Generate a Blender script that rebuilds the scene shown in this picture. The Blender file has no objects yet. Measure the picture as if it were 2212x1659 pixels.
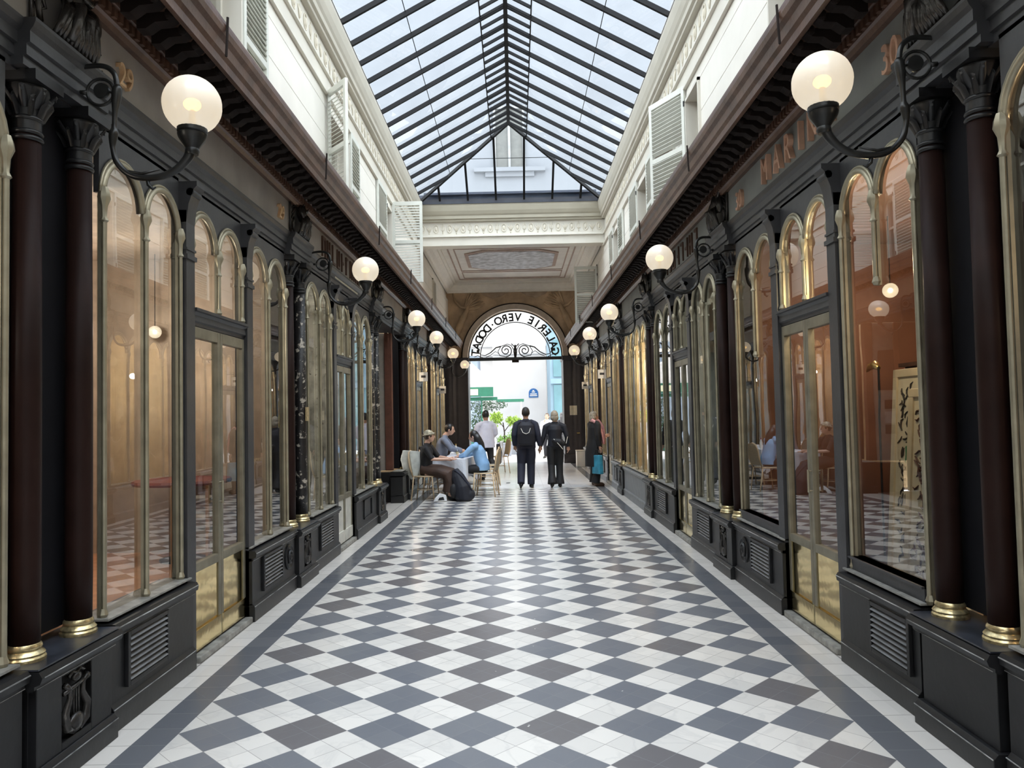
import bpy, bmesh, math, random
from mathutils import Vector, Matrix, noise
PI=math.pi
C=bpy.context.scene.collection
sc=bpy.context.scene
random.seed(7)
# ------------------------------------------------------------------ materials
def _nt(name):
    m=bpy.data.materials.new(name); m.use_nodes=True
    nt=m.node_tree; nt.nodes.clear()
    return m,nt
def N(nt,t,**k):
    n=nt.nodes.new(t)
    for a,b in k.items(): setattr(n,a,b)
    return n
def L(nt,a,b): nt.links.new(a,b)
def mat(name,col,rough=.5,metal=0.,var=.12,vscale=8.,bump=.0,bscale=40.,spec=.5,chips=0.,chipcol=(.5,.47,.4)):
    m,nt=_nt(name)
    out=N(nt,'ShaderNodeOutputMaterial'); p=N(nt,'ShaderNodeBsdfPrincipled')
    L(nt,p.outputs[0],out.inputs[0])
    p.inputs['Roughness'].default_value=rough; p.inputs['Metallic'].default_value=metal
    p.inputs['Specular IOR Level'].default_value=spec
    tc=N(nt,'ShaderNodeTexCoord'); nz=N(nt,'ShaderNodeTexNoise'); nz.inputs['Scale'].default_value=vscale; nz.inputs['Detail'].default_value=5
    L(nt,tc.outputs['Object'],nz.inputs['Vector'])
    mr=N(nt,'ShaderNodeMapRange'); mr.inputs['From Min'].default_value=.3; mr.inputs['From Max'].default_value=.7
    mr.inputs['To Min'].default_value=1-var; mr.inputs['To Max'].default_value=1+var
    L(nt,nz.outputs['Fac'],mr.inputs['Value'])
    mx=N(nt,'ShaderNodeMix',data_type='RGBA',blend_type='MULTIPLY'); mx.inputs[0].default_value=1
    mx.inputs[6].default_value=(*col,1); L(nt,mr.outputs[0],mx.inputs[7])
    res=mx.outputs[2]
    if chips>0:
        n2=N(nt,'ShaderNodeTexNoise'); n2.inputs['Scale'].default_value=14; n2.inputs['Detail'].default_value=8; n2.inputs['Roughness'].default_value=.7
        L(nt,tc.outputs['Object'],n2.inputs['Vector'])
        r=N(nt,'ShaderNodeMapRange'); r.inputs['From Min'].default_value=.72-chips; r.inputs['From Max'].default_value=.74-chips
        L(nt,n2.outputs['Fac'],r.inputs['Value'])
        m2=N(nt,'ShaderNodeMix',data_type='RGBA'); L(nt,r.outputs[0],m2.inputs[0]); L(nt,res,m2.inputs[6]); m2.inputs[7].default_value=(*chipcol,1)
        res=m2.outputs[2]
    L(nt,res,p.inputs['Base Color'])
    if bump>0:
        nb=N(nt,'ShaderNodeTexNoise'); nb.inputs['Scale'].default_value=bscale; nb.inputs['Detail'].default_value=3
        L(nt,tc.outputs['Object'],nb.inputs['Vector'])
        b=N(nt,'ShaderNodeBump'); b.inputs['Strength'].default_value=bump; b.inputs['Distance'].default_value=.01
        L(nt,nb.outputs['Fac'],b.inputs['Height']); L(nt,b.outputs[0],p.inputs['Normal'])
    return m
def emat(name,col,st):
    m,nt=_nt(name); out=N(nt,'ShaderNodeOutputMaterial'); e=N(nt,'ShaderNodeEmission')
    e.inputs[0].default_value=(*col,1); e.inputs[1].default_value=st; L(nt,e.outputs[0],out.inputs[0]); return m
def glass(name,tint=(.96,.97,.97),ior=1.55,wob=.0,rough=.0):
    m,nt=_nt(name); out=N(nt,'ShaderNodeOutputMaterial'); mx=N(nt,'ShaderNodeMixShader')
    t=N(nt,'ShaderNodeBsdfTransparent'); g=N(nt,'ShaderNodeBsdfGlossy'); f=N(nt,'ShaderNodeFresnel')
    f.inputs[0].default_value=ior
    t.inputs[0].default_value=(*tint,1); g.inputs['Roughness'].default_value=rough; g.inputs[0].default_value=(1,1,1,1)
    geo=N(nt,'ShaderNodeNewGeometry'); ab=N(nt,'ShaderNodeMath',operation='MULTIPLY'); 
    inv=N(nt,'ShaderNodeMath',operation='SUBTRACT'); inv.inputs[0].default_value=1; L(nt,geo.outputs['Backfacing'],inv.inputs[1])
    L(nt,f.outputs[0],ab.inputs[0]); L(nt,inv.outputs[0],ab.inputs[1])
    L(nt,ab.outputs[0],mx.inputs[0]); L(nt,t.outputs[0],mx.inputs[1]); L(nt,g.outputs[0],mx.inputs[2]); L(nt,mx.outputs[0],out.inputs[0])
    if wob>0:
        tc=N(nt,'ShaderNodeTexCoord'); nb=N(nt,'ShaderNodeTexNoise'); nb.inputs['Scale'].default_value=1.7; nb.inputs['Detail'].default_value=1
        L(nt,tc.outputs['Object'],nb.inputs['Vector'])
        b=N(nt,'ShaderNodeBump'); b.inputs['Strength'].default_value=wob; b.inputs['Distance'].default_value=.02
        L(nt,nb.outputs['Fac'],b.inputs['Height']); L(nt,b.outputs[0],g.inputs['Normal'])
    return m
# ------------------------------------------------------------------ mesh builder
class MB:
    def __init__(s): s.bm=bmesh.new()
    def box(s,x0,x1,y0,y1,z0,z1):
        if x0>x1: x0,x1=x1,x0
        if y0>y1: y0,y1=y1,y0
        if z0>z1: z0,z1=z1,z0
        v=[s.bm.verts.new(p) for p in [(x0,y0,z0),(x1,y0,z0),(x1,y1,z0),(x0,y1,z0),(x0,y0,z1),(x1,y0,z1),(x1,y1,z1),(x0,y1,z1)]]
        for f in [(0,3,2,1),(4,5,6,7),(0,1,5,4),(1,2,6,5),(2,3,7,6),(3,0,4,7)]: s.bm.faces.new([v[i] for i in f])
        return s
    def obox(s,c,sx,sy,sz,M):   # oriented box
        v=[]
        for dz in (-1,1):
            for dx,dy in ((-1,-1),(1,-1),(1,1),(-1,1)):
                v.append(s.bm.verts.new(Vector(c)+M@Vector((dx*sx/2,dy*sy/2,dz*sz/2))))
        for f in [(0,3,2,1),(4,5,6,7),(0,1,5,4),(1,2,6,5),(2,3,7,6),(3,0,4,7)]: s.bm.faces.new([v[i] for i in f])
        return s
    def bar(s,a,b,w,h=None,up=(0,0,1)):   # rectangular bar from a to b
        a=Vector(a);b=Vector(b);h=h or w
        d=(b-a).normalized(); u=Vector(up); r=d.cross(u)
        if r.length<1e-4: r=d.cross(Vector((1,0,0)))
        r.normalize(); u=r.cross(d)
        M=Matrix((r,d,u)).transposed()
        return s.obox((a+b)/2,w,(b-a).length,h,M)
    def tube(s,pts,r,n=10,cap=True,closed=False):
        pts=[Vector(p) for p in pts]; k=len(pts)
        rs=r if isinstance(r,(list,tuple)) else [r]*k
        rings=[]; prev=None
        for i,p in enumerate(pts):
            if closed: t=(pts[(i+1)%k]-pts[i-1])
            else: t=(pts[min(i+1,k-1)]-pts[max(i-1,0)])
            t.normalize()
            if prev is None:
                a=Vector((0,0,1)) if abs(t.z)<.9 else Vector((1,0,0))
                nrm=t.cross(a).normalized()
            else:
                nrm=(prev-t*prev.dot(t)).normalized()
            prev=nrm; bn=t.cross(nrm)
            rr=rs[i]; 
            ra,rb=(rr if isinstance(rr,(tuple,list)) else (rr,rr))
            rings.append([s.bm.verts.new(p+nrm*ra*math.cos(2*PI*j/n)+bn*rb*math.sin(2*PI*j/n)) for j in range(n)])
        m=k if closed else k-1
        for i in range(m):
            A=rings[i];B=rings[(i+1)%k]
            for j in range(n):
                s.bm.faces.new([A[j],A[(j+1)%n],B[(j+1)%n],B[j]])
        if cap and not closed:
            s.bm.faces.new(rings[0][::-1]); s.bm.faces.new(rings[-1])
        return s
    def lathe(s,prof,c=(0,0,0),n=20,M=None,sy=1.):   # prof: (r,z)
        c=Vector(c); M=M or Matrix.Identity(3)
        rings=[]
        for r,z in prof:
            rings.append([s.bm.verts.new(c+M@Vector((r*math.cos(2*PI*j/n),sy*r*math.sin(2*PI*j/n),z))) for j in range(n)])
        for A,B in zip(rings,rings[1:]):
            for j in range(n): s.bm.faces.new([A[j],A[(j+1)%n],B[(j+1)%n],B[j]])
        if prof[0][0]>1e-5: s.bm.faces.new(rings[0][::-1])
        if prof[-1][0]>1e-5: s.bm.faces.new(rings[-1])
        return s
    def ball(s,c,r,n=14,M=None,m=None):
        rx,ry,rz=(r if isinstance(r,(tuple,list)) else (r,r,r)); M=M or Matrix.Identity(3)
        m=m or max(6,n//2+1); c=Vector(c)
        top=s.bm.verts.new(c+M@Vector((0,0,rz))); bot=s.bm.verts.new(c+M@Vector((0,0,-rz)))
        rings=[]
        for i in range(1,m):
            a=PI*i/m
            rings.append([s.bm.verts.new(c+M@Vector((rx*math.sin(a)*math.cos(2*PI*j/n),ry*math.sin(a)*math.sin(2*PI*j/n),rz*math.cos(a)))) for j in range(n)])
        for j in range(n):
            s.bm.faces.new([top,rings[0][j],rings[0][(j+1)%n]])
            s.bm.faces.new([bot,rings[-1][(j+1)%n],rings[-1][j]])
        for A,B in zip(rings,rings[1:]):
            for j in range(n): s.bm.faces.new([A[j],B[j],B[(j+1)%n],A[(j+1)%n]])
        return s
    def prism(s,poly,axis,a,b):   # poly of 2d points extruded along axis from a to b
        def P(u,v,w): return {'x':(w,u,v),'y':(u,w,v),'z':(u,v,w)}[axis]
        A=[s.bm.verts.new(P(u,v,a)) for u,v in poly]; B=[s.bm.verts.new(P(u,v,b)) for u,v in poly]
        n=len(poly)
        s.bm.faces.new(A[::-1]); s.bm.faces.new(B)
        for i in range(n): s.bm.faces.new([A[i],A[(i+1)%n],B[(i+1)%n],B[i]])
        return s
    def grid(s,fn,nu,nv):    # surface fn(u,v)->point, u,v in 0..1
        V=[[s.bm.verts.new(fn(i/nu,j/nv)) for j in range(nv+1)] for i in range(nu+1)]
        for i in range(nu):
            for j in range(nv): s.bm.faces.new([V[i][j],V[i+1][j],V[i+1][j+1],V[i][j+1]])
        return s
    def tri(s,*p):
        s.bm.faces.new([s.bm.verts.new(q) for q in p]); return s
    def build(s,name,m,parent=None,smooth=False,bevel=0,solid=0,sub=0,auto=None):
        bm=s.bm
        bmesh.ops.recalc_face_normals(bm,faces=bm.faces)
        me=bpy.data.meshes.new(name); bm.to_mesh(me); bm.free()
        if m: me.materials.append(m)
        if smooth or auto:
            for p in me.polygons: p.use_smooth=True
        if auto:
            try: me.set_sharp_from_angle(angle=math.radians(auto))
            except Exception: pass
        o=bpy.data.objects.new(name,me); C.objects.link(o)
        if parent is not None: o.parent=parent
        if solid:
            q=o.modifiers.new('solid','SOLIDIFY'); q.thickness=solid; q.offset=0
        if bevel:
            q=o.modifiers.new('bevel','BEVEL'); q.width=bevel; q.segments=2; q.limit_method='ANGLE'
        if sub:
            q=o.modifiers.new('sub','SUBSURF'); q.levels=sub; q.render_levels=sub
        return o
class SB(MB):   # builder mirrored on the sign of x
    def __init__(s,sg): super().__init__(); s.sg=sg
    def box(s,x0,x1,y0,y1,z0,z1): return super().box(s.sg*x0,s.sg*x1,y0,y1,z0,z1)
def thing(name,label,cat,loc=(0,0,0),rz=0.,group=None,kind=None):
    o=bpy.data.objects.new(name,None); C.objects.link(o); o.empty_display_size=.1
    o.location=loc; o.rotation_euler=(0,0,rz)
    if label: o['label']=label
    if cat: o['category']=cat
    if group: o['group']=group
    if kind: o['kind']=kind
    return o
def tag(o,label,cat,group=None,kind=None):
    o['label']=label; o['category']=cat
    if group: o['group']=group
    if kind: o['kind']=kind
    return o
def struct(o,label=None,cat=None):
    o['kind']='structure'
    if label: o['label']=label
    if cat: o['category']=cat
    return o
def copy_tree(root,loc,rz=None,label=None,group=None):
    ch={}
    for o in bpy.data.objects:
        if o.parent: ch.setdefault(o.parent.name,[]).append(o)
    r=root.copy(); C.objects.link(r); r.location=loc
    if rz is not None: r.rotation_euler=(0,0,rz)
    if label: r['label']=label
    if group: r['group']=group
    def rec(a,b):
        for k in ch.get(a.name,[]):
            c=k.copy(); C.objects.link(c); c.parent=b; rec(k,c)
    rec(root,r)
    return r
_tc={}
def text_mesh(mb,txt,size,ext,xf,sx=1.,off=0.):   # adds a word's solid letters to mb through xf(Vector)->Vector
    cu=bpy.data.curves.new('t','FONT'); cu.body=txt; cu.size=size; cu.extrude=ext; cu.align_x='CENTER'; cu.align_y='CENTER'; cu.resolution_u=3; cu.offset=off
    o=bpy.data.objects.new('t',cu); C.objects.link(o)
    dg=bpy.context.evaluated_depsgraph_get(); me=bpy.data.meshes.new_from_object(o.evaluated_get(dg))
    vs=[mb.bm.verts.new(xf(Vector((v.co.x*sx,v.co.y,v.co.z)))) for v in me.vertices]
    for p in me.polygons:
        try: mb.bm.faces.new([vs[i] for i in p.vertices])
        except ValueError: pass
    bpy.data.objects.remove(o); bpy.data.curves.remove(cu); bpy.data.meshes.remove(me)
def arc(cx,cy,r,a0,a1,n):
    return [(cx+r*math.cos(a0+(a1-a0)*i/n),cy+r*math.sin(a0+(a1-a0)*i/n)) for i in range(n+1)]
# ------------------------------------------------------------------ palette
BLACK=mat('black_paint',(.011,.011,.012),.40,var=.25,bump=.08,bscale=25,chips=.0)
WORN=mat('black_paint_chipped',(.016,.014,.014),.4,var=.2,bump=.3,chips=.16,chipcol=(.45,.40,.33))
DGREY=mat('charcoal_paint',(.038,.038,.041),.42,var=.2,bump=.08)
EDGE=mat('worn_sill',(.30,.29,.26),.45,var=.4,vscale=14)
COLUMN=mat('dark_red_column',(.020,.009,.007),.5,spec=.14,var=.25,vscale=5,bump=.06)
WOOD=mat('brown_wood',(.105,.056,.038),.38,var=.35,vscale=6,bump=.15)
WOODD=mat('dark_brown_wood',(.020,.014,.012),.75,var=.3,vscale=6,bump=.15,spec=.15)
FRZL=mat('taupe_frieze',(.36,.335,.31),.6,var=.15,vscale=3,bump=.1)
FRZR=mat('grey_frieze',(.30,.32,.31),.6,var=.15,vscale=3,bump=.1)
BRASS=mat('aged_brass',(.36,.325,.235),.42,.6,var=.16,vscale=9)
BRASSD=mat('dull_brass',(.25,.225,.165),.45,.5,var=.2,vscale=9)
BRIGHT=mat('polished_brass',(.80,.66,.34),.13,1.,var=.1,vscale=3,bump=.35,bscale=4)
GOLD=mat('gilt',(.75,.55,.2),.3,.8,var=.3,vscale=30)
COPPER=mat('copper_letter',(.80,.50,.35),.42,.25,var=.2)
LETG=mat('gilt_number',(.85,.58,.34),.42,.3,var=.2)
BRONZE=mat('dark_bronze',(.060,.056,.053),.26,.5,var=.4,vscale=12,bump=.3,bscale=50)
IRON=mat('black_iron',(.014,.014,.015),.34,var=.3,vscale=18)
CREAM=mat('cream_plaster',(.68,.65,.575),.6,var=.04,vscale=2.5,bump=.04)
CREAMW=mat('pale_panelling',(.83,.80,.73),.55,var=.04,vscale=2.5)
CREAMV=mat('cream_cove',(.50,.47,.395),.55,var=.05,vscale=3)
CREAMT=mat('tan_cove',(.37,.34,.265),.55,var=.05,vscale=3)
CREAMD=mat('cream_moulding',(.70,.65,.54),.55,var=.05,vscale=3)
SHUT=mat('grey_green_shutter',(.66,.67,.61),.5,var=.06,vscale=5)
SLOT=mat('shutter_slot',(.10,.10,.09),.7,var=.1)
STEEL=mat('skylight_steel',(.003,.003,.004),.6,var=.2,spec=.25)
CURB=mat('slate_curb',(.052,.060,.082),.5,var=.1)
PANE=glass('shop_glass',(.86,.86,.84),2.6,wob=.04)
ROOFG=glass('roof_glass',(.85,.905,.97),1.22)
# ------------------------------------------------------------------ floor
D=.43106; Y0=3.93347
def floor_mat():
    m,nt=_nt('marble_floor'); out=N(nt,'ShaderNodeOutputMaterial'); p=N(nt,'ShaderNodeBsdfPrincipled'); L(nt,p.outputs[0],out.inputs[0])
    geo=N(nt,'ShaderNodeNewGeometry'); sx=N(nt,'ShaderNodeSeparateXYZ'); L(nt,geo.outputs['Position'],sx.inputs[0])
    def mth(op,a,b=None,c=None):
        n=N(nt,'ShaderNodeMath',operation=op)
        for i,v in enumerate((a,b,c)):
            if v is None: continue
            if isinstance(v,(int,float)): n.inputs[i].default_value=v
            else: L(nt,v,n.inputs[i])
        return n.outputs[0]
    def mixc(f,a,b):
        n=N(nt,'ShaderNodeMix',data_type='RGBA')
        if isinstance(f,(int,float)): n.inputs[0].default_value=f
        else: L(nt,f,n.inputs[0])
        for i,v in ((6,a),(7,b)):
            if isinstance(v,tuple): n.inputs[i].default_value=(*v,1)
            else: L(nt,v,n.inputs[i])
        return n.outputs[2]
    X=sx.outputs[0]; Y=sx.outputs[1]
    yy=mth('SUBTRACT',Y,Y0)
    a=mth('DIVIDE',mth('ADD',X,yy),D); b=mth('DIVIDE',mth('SUBTRACT',X,yy),D)
    fa=mth('FLOOR',a); fb=mth('FLOOR',b)
    dark=mth('SUBTRACT',1.,mth('MULTIPLY',mth('FRACT',mth('MULTIPLY',mth('ADD',fa,fb),.5)),2.))
    # per-slab random
    def wn(u,v,w=0.):
        cx=N(nt,'ShaderNodeCombineXYZ')
        for i,q in enumerate((u,v,w)):
            if isinstance(q,(int,float)): cx.inputs[i].default_value=q
            else: L(nt,q,cx.inputs[i])
        n=N(nt,'ShaderNodeTexWhiteNoise',noise_dimensions='3D'); L(nt,cx.outputs[0],n.inputs[0]); return n.outputs[0]
    big=wn(fa,fb,.5)
    sa=mth('FLOOR',mth('MULTIPLY',a,2.)); sb=mth('FLOOR',mth('MULTIPLY',b,2.)); small=wn(sa,sb,3.5)
    nz=N(nt,'ShaderNodeTexNoise'); nz.inputs['Scale'].default_value=2.2; nz.inputs['Detail'].default_value=8; nz.inputs['Distortion'].default_value=1.6
    L(nt,geo.outputs['Position'],nz.inputs['Vector'])
    vein=mth('SUBTRACT',1.,mth('MINIMUM',mth('MULTIPLY',mth('ABSOLUTE',mth('SUBTRACT',nz.outputs['Fac'],.5)),26.),1.))
    n3=N(nt,'ShaderNodeTexNoise'); n3.inputs['Scale'].default_value=9; n3.inputs['Detail'].default_value=5; L(nt,geo.outputs['Position'],n3.inputs['Vector'])
    lightc=mixc(small,(.64,.61,.565),(.76,.72,.66)); lightc=mixc(mth('MULTIPLY',vein,.22),lightc,(.42,.41,.40)); lightc=mixc(mth('MULTIPLY',n3.outputs['Fac'],.18),lightc,(.55,.52,.47))
    slate=mixc(mth('MULTIPLY',small,.6),(.150,.158,.178),(.185,.190,.202))
    brn=mth('GREATER_THAN',big,.72); slate=mixc(mth('MULTIPLY',brn,.8),slate,(.150,.138,.138))
    slate=mixc(mth('MULTIPLY',vein,.10),slate,(.2,.2,.21))
    # chipped patches of the slate near the walking line
    n4=N(nt,'ShaderNodeTexNoise'); n4.inputs['Scale'].default_value=11; n4.inputs['Detail'].default_value=3; n4.inputs['Roughness'].default_value=.6; L(nt,geo.outputs['Position'],n4.inputs['Vector'])
    band=mth('SUBTRACT',1.,mth('MINIMUM',mth('MULTIPLY',mth('ABSOLUTE',mth('SUBTRACT',X,.1)),1.3),1.))
    chip=mth('GREATER_THAN',mth('ADD',n4.outputs['Fac'],mth('MULTIPLY',band,.06)),.765)
    slate=mixc(chip,slate,(.60,.58,.54))
    pat=mixc(dark,lightc,slate)
    # joints
    def joint(u,w):
        f=mth('FRACT',u); return mth('LESS_THAN',mth('MINIMUM',f,mth('SUBTRACT',1.,f)),w)
    js=mth('MAXIMUM',joint(mth('MULTIPLY',a,2.),.012),joint(mth('MULTIPLY',b,2.),.012))
    jc=mixc(dark,(.30,.28,.26),(.20,.20,.21))
    pat=mixc(mth('MULTIPLY',js,.75),pat,jc)
    # side bands
    ax=mth('ABSOLUTE',X)
    isb=mth('GREATER_THAN',ax,4*D); isw=mth('GREATER_THAN',ax,1.905); isr=mth('GREATER_THAN',ax,2.07)
    fy=mth('DIVIDE',Y,.2); fj=joint(fy,.012); rb=wn(mth('FLOOR',fy),mth('FLOOR',mth('MULTIPLY',X,.5)),9.)
    bc=mixc(rb,(.120,.127,.143),(.155,.158,.170)); bc=mixc(mth('MULTIPLY',fj,.6),bc,(.22,.22,.22))
    wc=mixc(rb,(.74,.70,.64),(.84,.79,.73)); fw=mth('DIVIDE',Y,.2); wc=mixc(mth('MULTIPLY',joint(fw,.018),.6),wc,(.3,.27,.24)); wc=mixc(mth('MULTIPLY',n3.outputs['Fac'],.2),wc,(.55,.50,.45))
    wc=mixc(joint(mth('DIVIDE',mth('SUBTRACT',ax,2.07),1.5),.0035),wc,(.35,.32,.29))
    # past the glazed roof: glare over the diamond floor, painted in as plain pale slabs
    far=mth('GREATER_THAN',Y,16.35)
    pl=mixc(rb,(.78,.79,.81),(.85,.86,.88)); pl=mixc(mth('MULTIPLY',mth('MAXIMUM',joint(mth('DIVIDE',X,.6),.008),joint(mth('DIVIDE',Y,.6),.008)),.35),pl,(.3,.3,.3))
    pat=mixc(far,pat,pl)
    col=mixc(isb,pat,bc); col=mixc(isw,col,wc)
    ins=mth('GREATER_THAN',Y,24.3); col=mixc(ins,col,(.62,.63,.66))
    L(nt,col,p.inputs['Base Color'])
    ro=mth('ADD',.17,mth('MULTIPLY',n3.outputs['Fac'],.12)); L(nt,ro,p.inputs['Roughness']); p.inputs['Specular IOR Level'].default_value=.5
    bu=N(nt,'ShaderNodeBump'); bu.inputs['Strength'].default_value=.25; bu.inputs['Distance'].default_value=.004
    hh=mth('ADD',mth('MULTIPLY',mth('SUBTRACT',1.,js),.6),mth('MULTIPLY',small,.12)); hh=mth('ADD',hh,mth('MULTIPLY',nz.outputs['Fac'],1.2))
    L(nt,hh,bu.inputs['Height']); L(nt,bu.outputs[0],p.inputs['Normal'])
    return m
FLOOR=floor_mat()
# floor outline leaves room for nothing: one slab under the passage and the street mouth
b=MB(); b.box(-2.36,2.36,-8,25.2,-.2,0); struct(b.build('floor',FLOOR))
PAVE=mat('street_paving',(.62,.63,.65),.7,var=.1)
b=MB(); b.box(-14,14,25.2,60,-.2,-.03); o=struct(b.build('floor',PAVE),'pale street paving outside the archway','paving')
# ------------------------------------------------------------------ upper walls
YB=-8.; YE=24.2; WX=2.08
def upper_wall(sg,wins,name):
    rows=[4.035,4.18,4.48,4.80,5.16,5.30]
    w=SB(sg); w.box(2.13,2.34,YB,YE,5.30,6.3)   # backing above
    cuts=sorted(wins)
    for r,(z0,z1) in enumerate(zip(rows,rows[1:])):
        g=.004
        ys=YB; segs=[]
        for (a,c) in cuts:
            if r<4: segs.append((ys,a)); ys=c
        segs.append((ys,YE))
        for a,c in segs:
            w.box(WX,2.34,a,c,z0+g,z1-g); w.box(WX+.012,2.33,a,c,z1-g*1.01,z1+g*1.01)
    o=struct(w.build(name,CREAMW))
    # moulded bands and cove to the skylight kerb
    t=MB(); 
    def P(poly):
        t.prism([(sg*x,z) for x,z in poly],'y',YB,16.75)
    P([(2.34,5.30),(2.04,5.30),(2.04,5.325),(2.065,5.34),(2.08,5.36),(2.34,5.36)])
    P([(2.34,5.36),(2.085,5.36),(2.085,5.56),(2.34,5.56)])
    P([(2.34,5.56),(2.05,5.56),(2.05,5.585),(2.075,5.60),(2.34,5.60)])
    P([(2.34,5.60),(2.095,5.60),(2.095,5.90),(2.34,5.90)])
    t2=struct(t.build('trim_1' if sg<0 else 'trim_2',CREAM)); t=MB()
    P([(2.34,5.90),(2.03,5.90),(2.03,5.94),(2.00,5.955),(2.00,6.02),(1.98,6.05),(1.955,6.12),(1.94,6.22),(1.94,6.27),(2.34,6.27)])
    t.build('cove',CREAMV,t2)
    # low relief of leaves, spears and rings
    q=SB(sg); y=4.0; k=0
    q=MB()
    while y<16.6:
        relief_unit(q,(sg*2.095,y,5.75),sg,k,.20); y+=.21; k+=1
    f=q.build('relief_band',CREAMD,t2,smooth=True)
    return o
def relief_unit(q,c,sg,k,w,face='x'):
    cx,cy,cz=c
    def P(u,v,d=0): # u along, v up, d out of the wall
        return (cx-sg*d,cy+u,cz+v) if face=='x' else (cx+u,cy-d,cz+v)
    if k%4 in(0,2):
        q.tube([P(.055*math.cos(t*PI/8),.085*math.sin(t*PI/8),.006) for t in range(16)],.009,5,closed=True)
        q.ball(P(0,0,.002),(.025,.025,.05) if face=='x' else (.025,.02,.05),8)
    elif k%4==1:
        for a in (-.6,-.3,0,.3,.6):
            q.tube([P(.01*a,-.08,.004),P(.06*a,.0,.008),P(.12*a,.08-.06*abs(a),.004)],[.004,.009,.003],5)
        q.tube([P(0,-.11,.005),P(0,-.08,.005)],.012,5)
    else:
        q.tube([P(0,-.11,.004),P(0,.11,.004)],[.007,.007],5)
        for s2 in (-1,1): q.tube([P(0,-.05,.004),P(s2*.035,-.02,.006),P(s2*.04,.05,.004),P(s2*.015,.07,.004)],.006,5)
LW=[(0.2,1.3),(5.12,5.83),(8.62,9.70),(12.50,13.06),(19.6,20.3)]
RW=[(0.2,1.3),(5.2,5.78),(8.0,8.62),(9.3,10.6),(11.2,12.05),(14.35,15.05),(18.25,19.2)]
upper_wall(-1,LW,'wall_left'); upper_wall(1,RW,'wall_right')
WOP=mat('window_room',(.30,.29,.27),.8)
CURT=mat('net_curtain',(.75,.74,.70),.8,var=.08)
wn_=0
def upper_window(sg,a,c):
    global wn_; wn_+=1
    f=SB(sg); 
    f.box(2.20,2.27,a,a+.06,3.75,5.16); f.box(2.20,2.27,c-.06,c,3.75,5.16); f.box(2.20,2.27,a,c,5.09,5.16); m=(a+c)/2
    f.box(2.195,2.275,m-.035,m+.035,3.75,5.1); f.box(2.21,2.26,a,c,4.62,4.66)
    f.box(2.05,2.30,a-.0,a+.025,3.75,5.17).box(2.05,2.30,c-.025,c,3.75,5.17).box(2.05,2.30,a,c,5.135,5.17)
    o=struct(f.build('window_%d'%wn_,CREAM),'cream casement window in the pale upper wall','window')
    SB(sg).box(2.232,2.238,a,c,3.75,5.1).build('pane',PANE,o)
    SB(sg).box(2.31,2.335,a,c,3.7,5.2).build('curtain',CURT,o)
for a,c in LW: upper_window(-1,a,c)
for a,c in RW: upper_window(1,a,c)
# ------------------------------------------------------------------ louvred shutters
def make_shutter(w,h,label,loc,rz,rows=2):   # local: hinge at x=0, leaf along +x, thickness y, z from 0
    t=thing('shutter',label,'shutter',loc,rz,'louvred shutters on the upper walls')
    st=.05; f=MB(); f.box(0,st,-.018,.018,0,h).box(w-st,w,-.018,.018,0,h).box(st,w-st,-.018,.018,0,.07).box(st,w-st,-.018,.018,h-.07,h)
    mid=[h*.5] if rows==2 else []
    for z in mid: f.box(st,w-st,-.018,.018,z-.03,z+.03)
    f.build('frame',SHUT,t,bevel=.003)
    s=MB(); z=.095
    M=Matrix.Rotation(math.radians(38),3,'X')
    while z<h-.09:
        if not any(abs(z-q)<.05 for q in mid): s.obox((w/2,0,z),w-2*st,.05,.008,M)
        z+=.047
    s.build('louvre_slats',SHUT,t)
    for z in (h*.15,h*.85): MB().tube([(0,.02,z-.03),(0,.02,z+.03)],.009,8).build('hinge',IRON,t)
    return t
G=math.radians
ZS=3.92; HS=1.40
# left wall (wall plane x=-2.08): leaf direction angle measured from +x
make_shutter(.58,HS,'shutter folded flat beside the nearest upper window on the left wall',(-2.055,5.84,ZS),G(90))
make_shutter(.46,HS+.05,'shutter swung half open, second upper window on the left wall',(-2.06,8.58,ZS-.02),G(-50))
make_shutter(.56,HS,'shutter folded flat just beyond the half-open one on the left wall',(-2.055,9.73,ZS),G(90))
make_shutter(.80,HS,'shutter folded flat short of the last window on the left wall',(-2.055,12.47,ZS),G(-90))
make_shutter(.53,HS+.02,'shutter standing square out from the left wall beside the roof end beam',(-2.06,13.1,ZS),G(0))
make_shutter(.58,HS,'shutter folded flat beside the nearest upper window on the right wall',(2.055,5.18,ZS),G(-90))
make_shutter(.66,HS+.03,'large shutter swung out from the right wall, the biggest seen whole',(2.06,8.64,ZS),G(117))
make_shutter(.56,HS,'shutter folded flat behind the large open one on the right wall',(2.055,10.63,ZS),G(90))
make_shutter(.80,HS,'shutter folded flat past the cream window recess on the right wall',(2.055,12.08,ZS),G(90))
make_shutter(.62,HS,'shutter folded flat before the last window under the glass roof, right wall',(2.055,14.32,ZS),G(-90))
make_shutter(.62,HS,'shutter folded flat nearest the roof end beam on the right wall',(2.055,15.08,ZS),G(90))
make_shutter(.55,1.36,'shutter standing square out above the archway approach on the right',(2.06,18.2,3.76),G(180))
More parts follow.
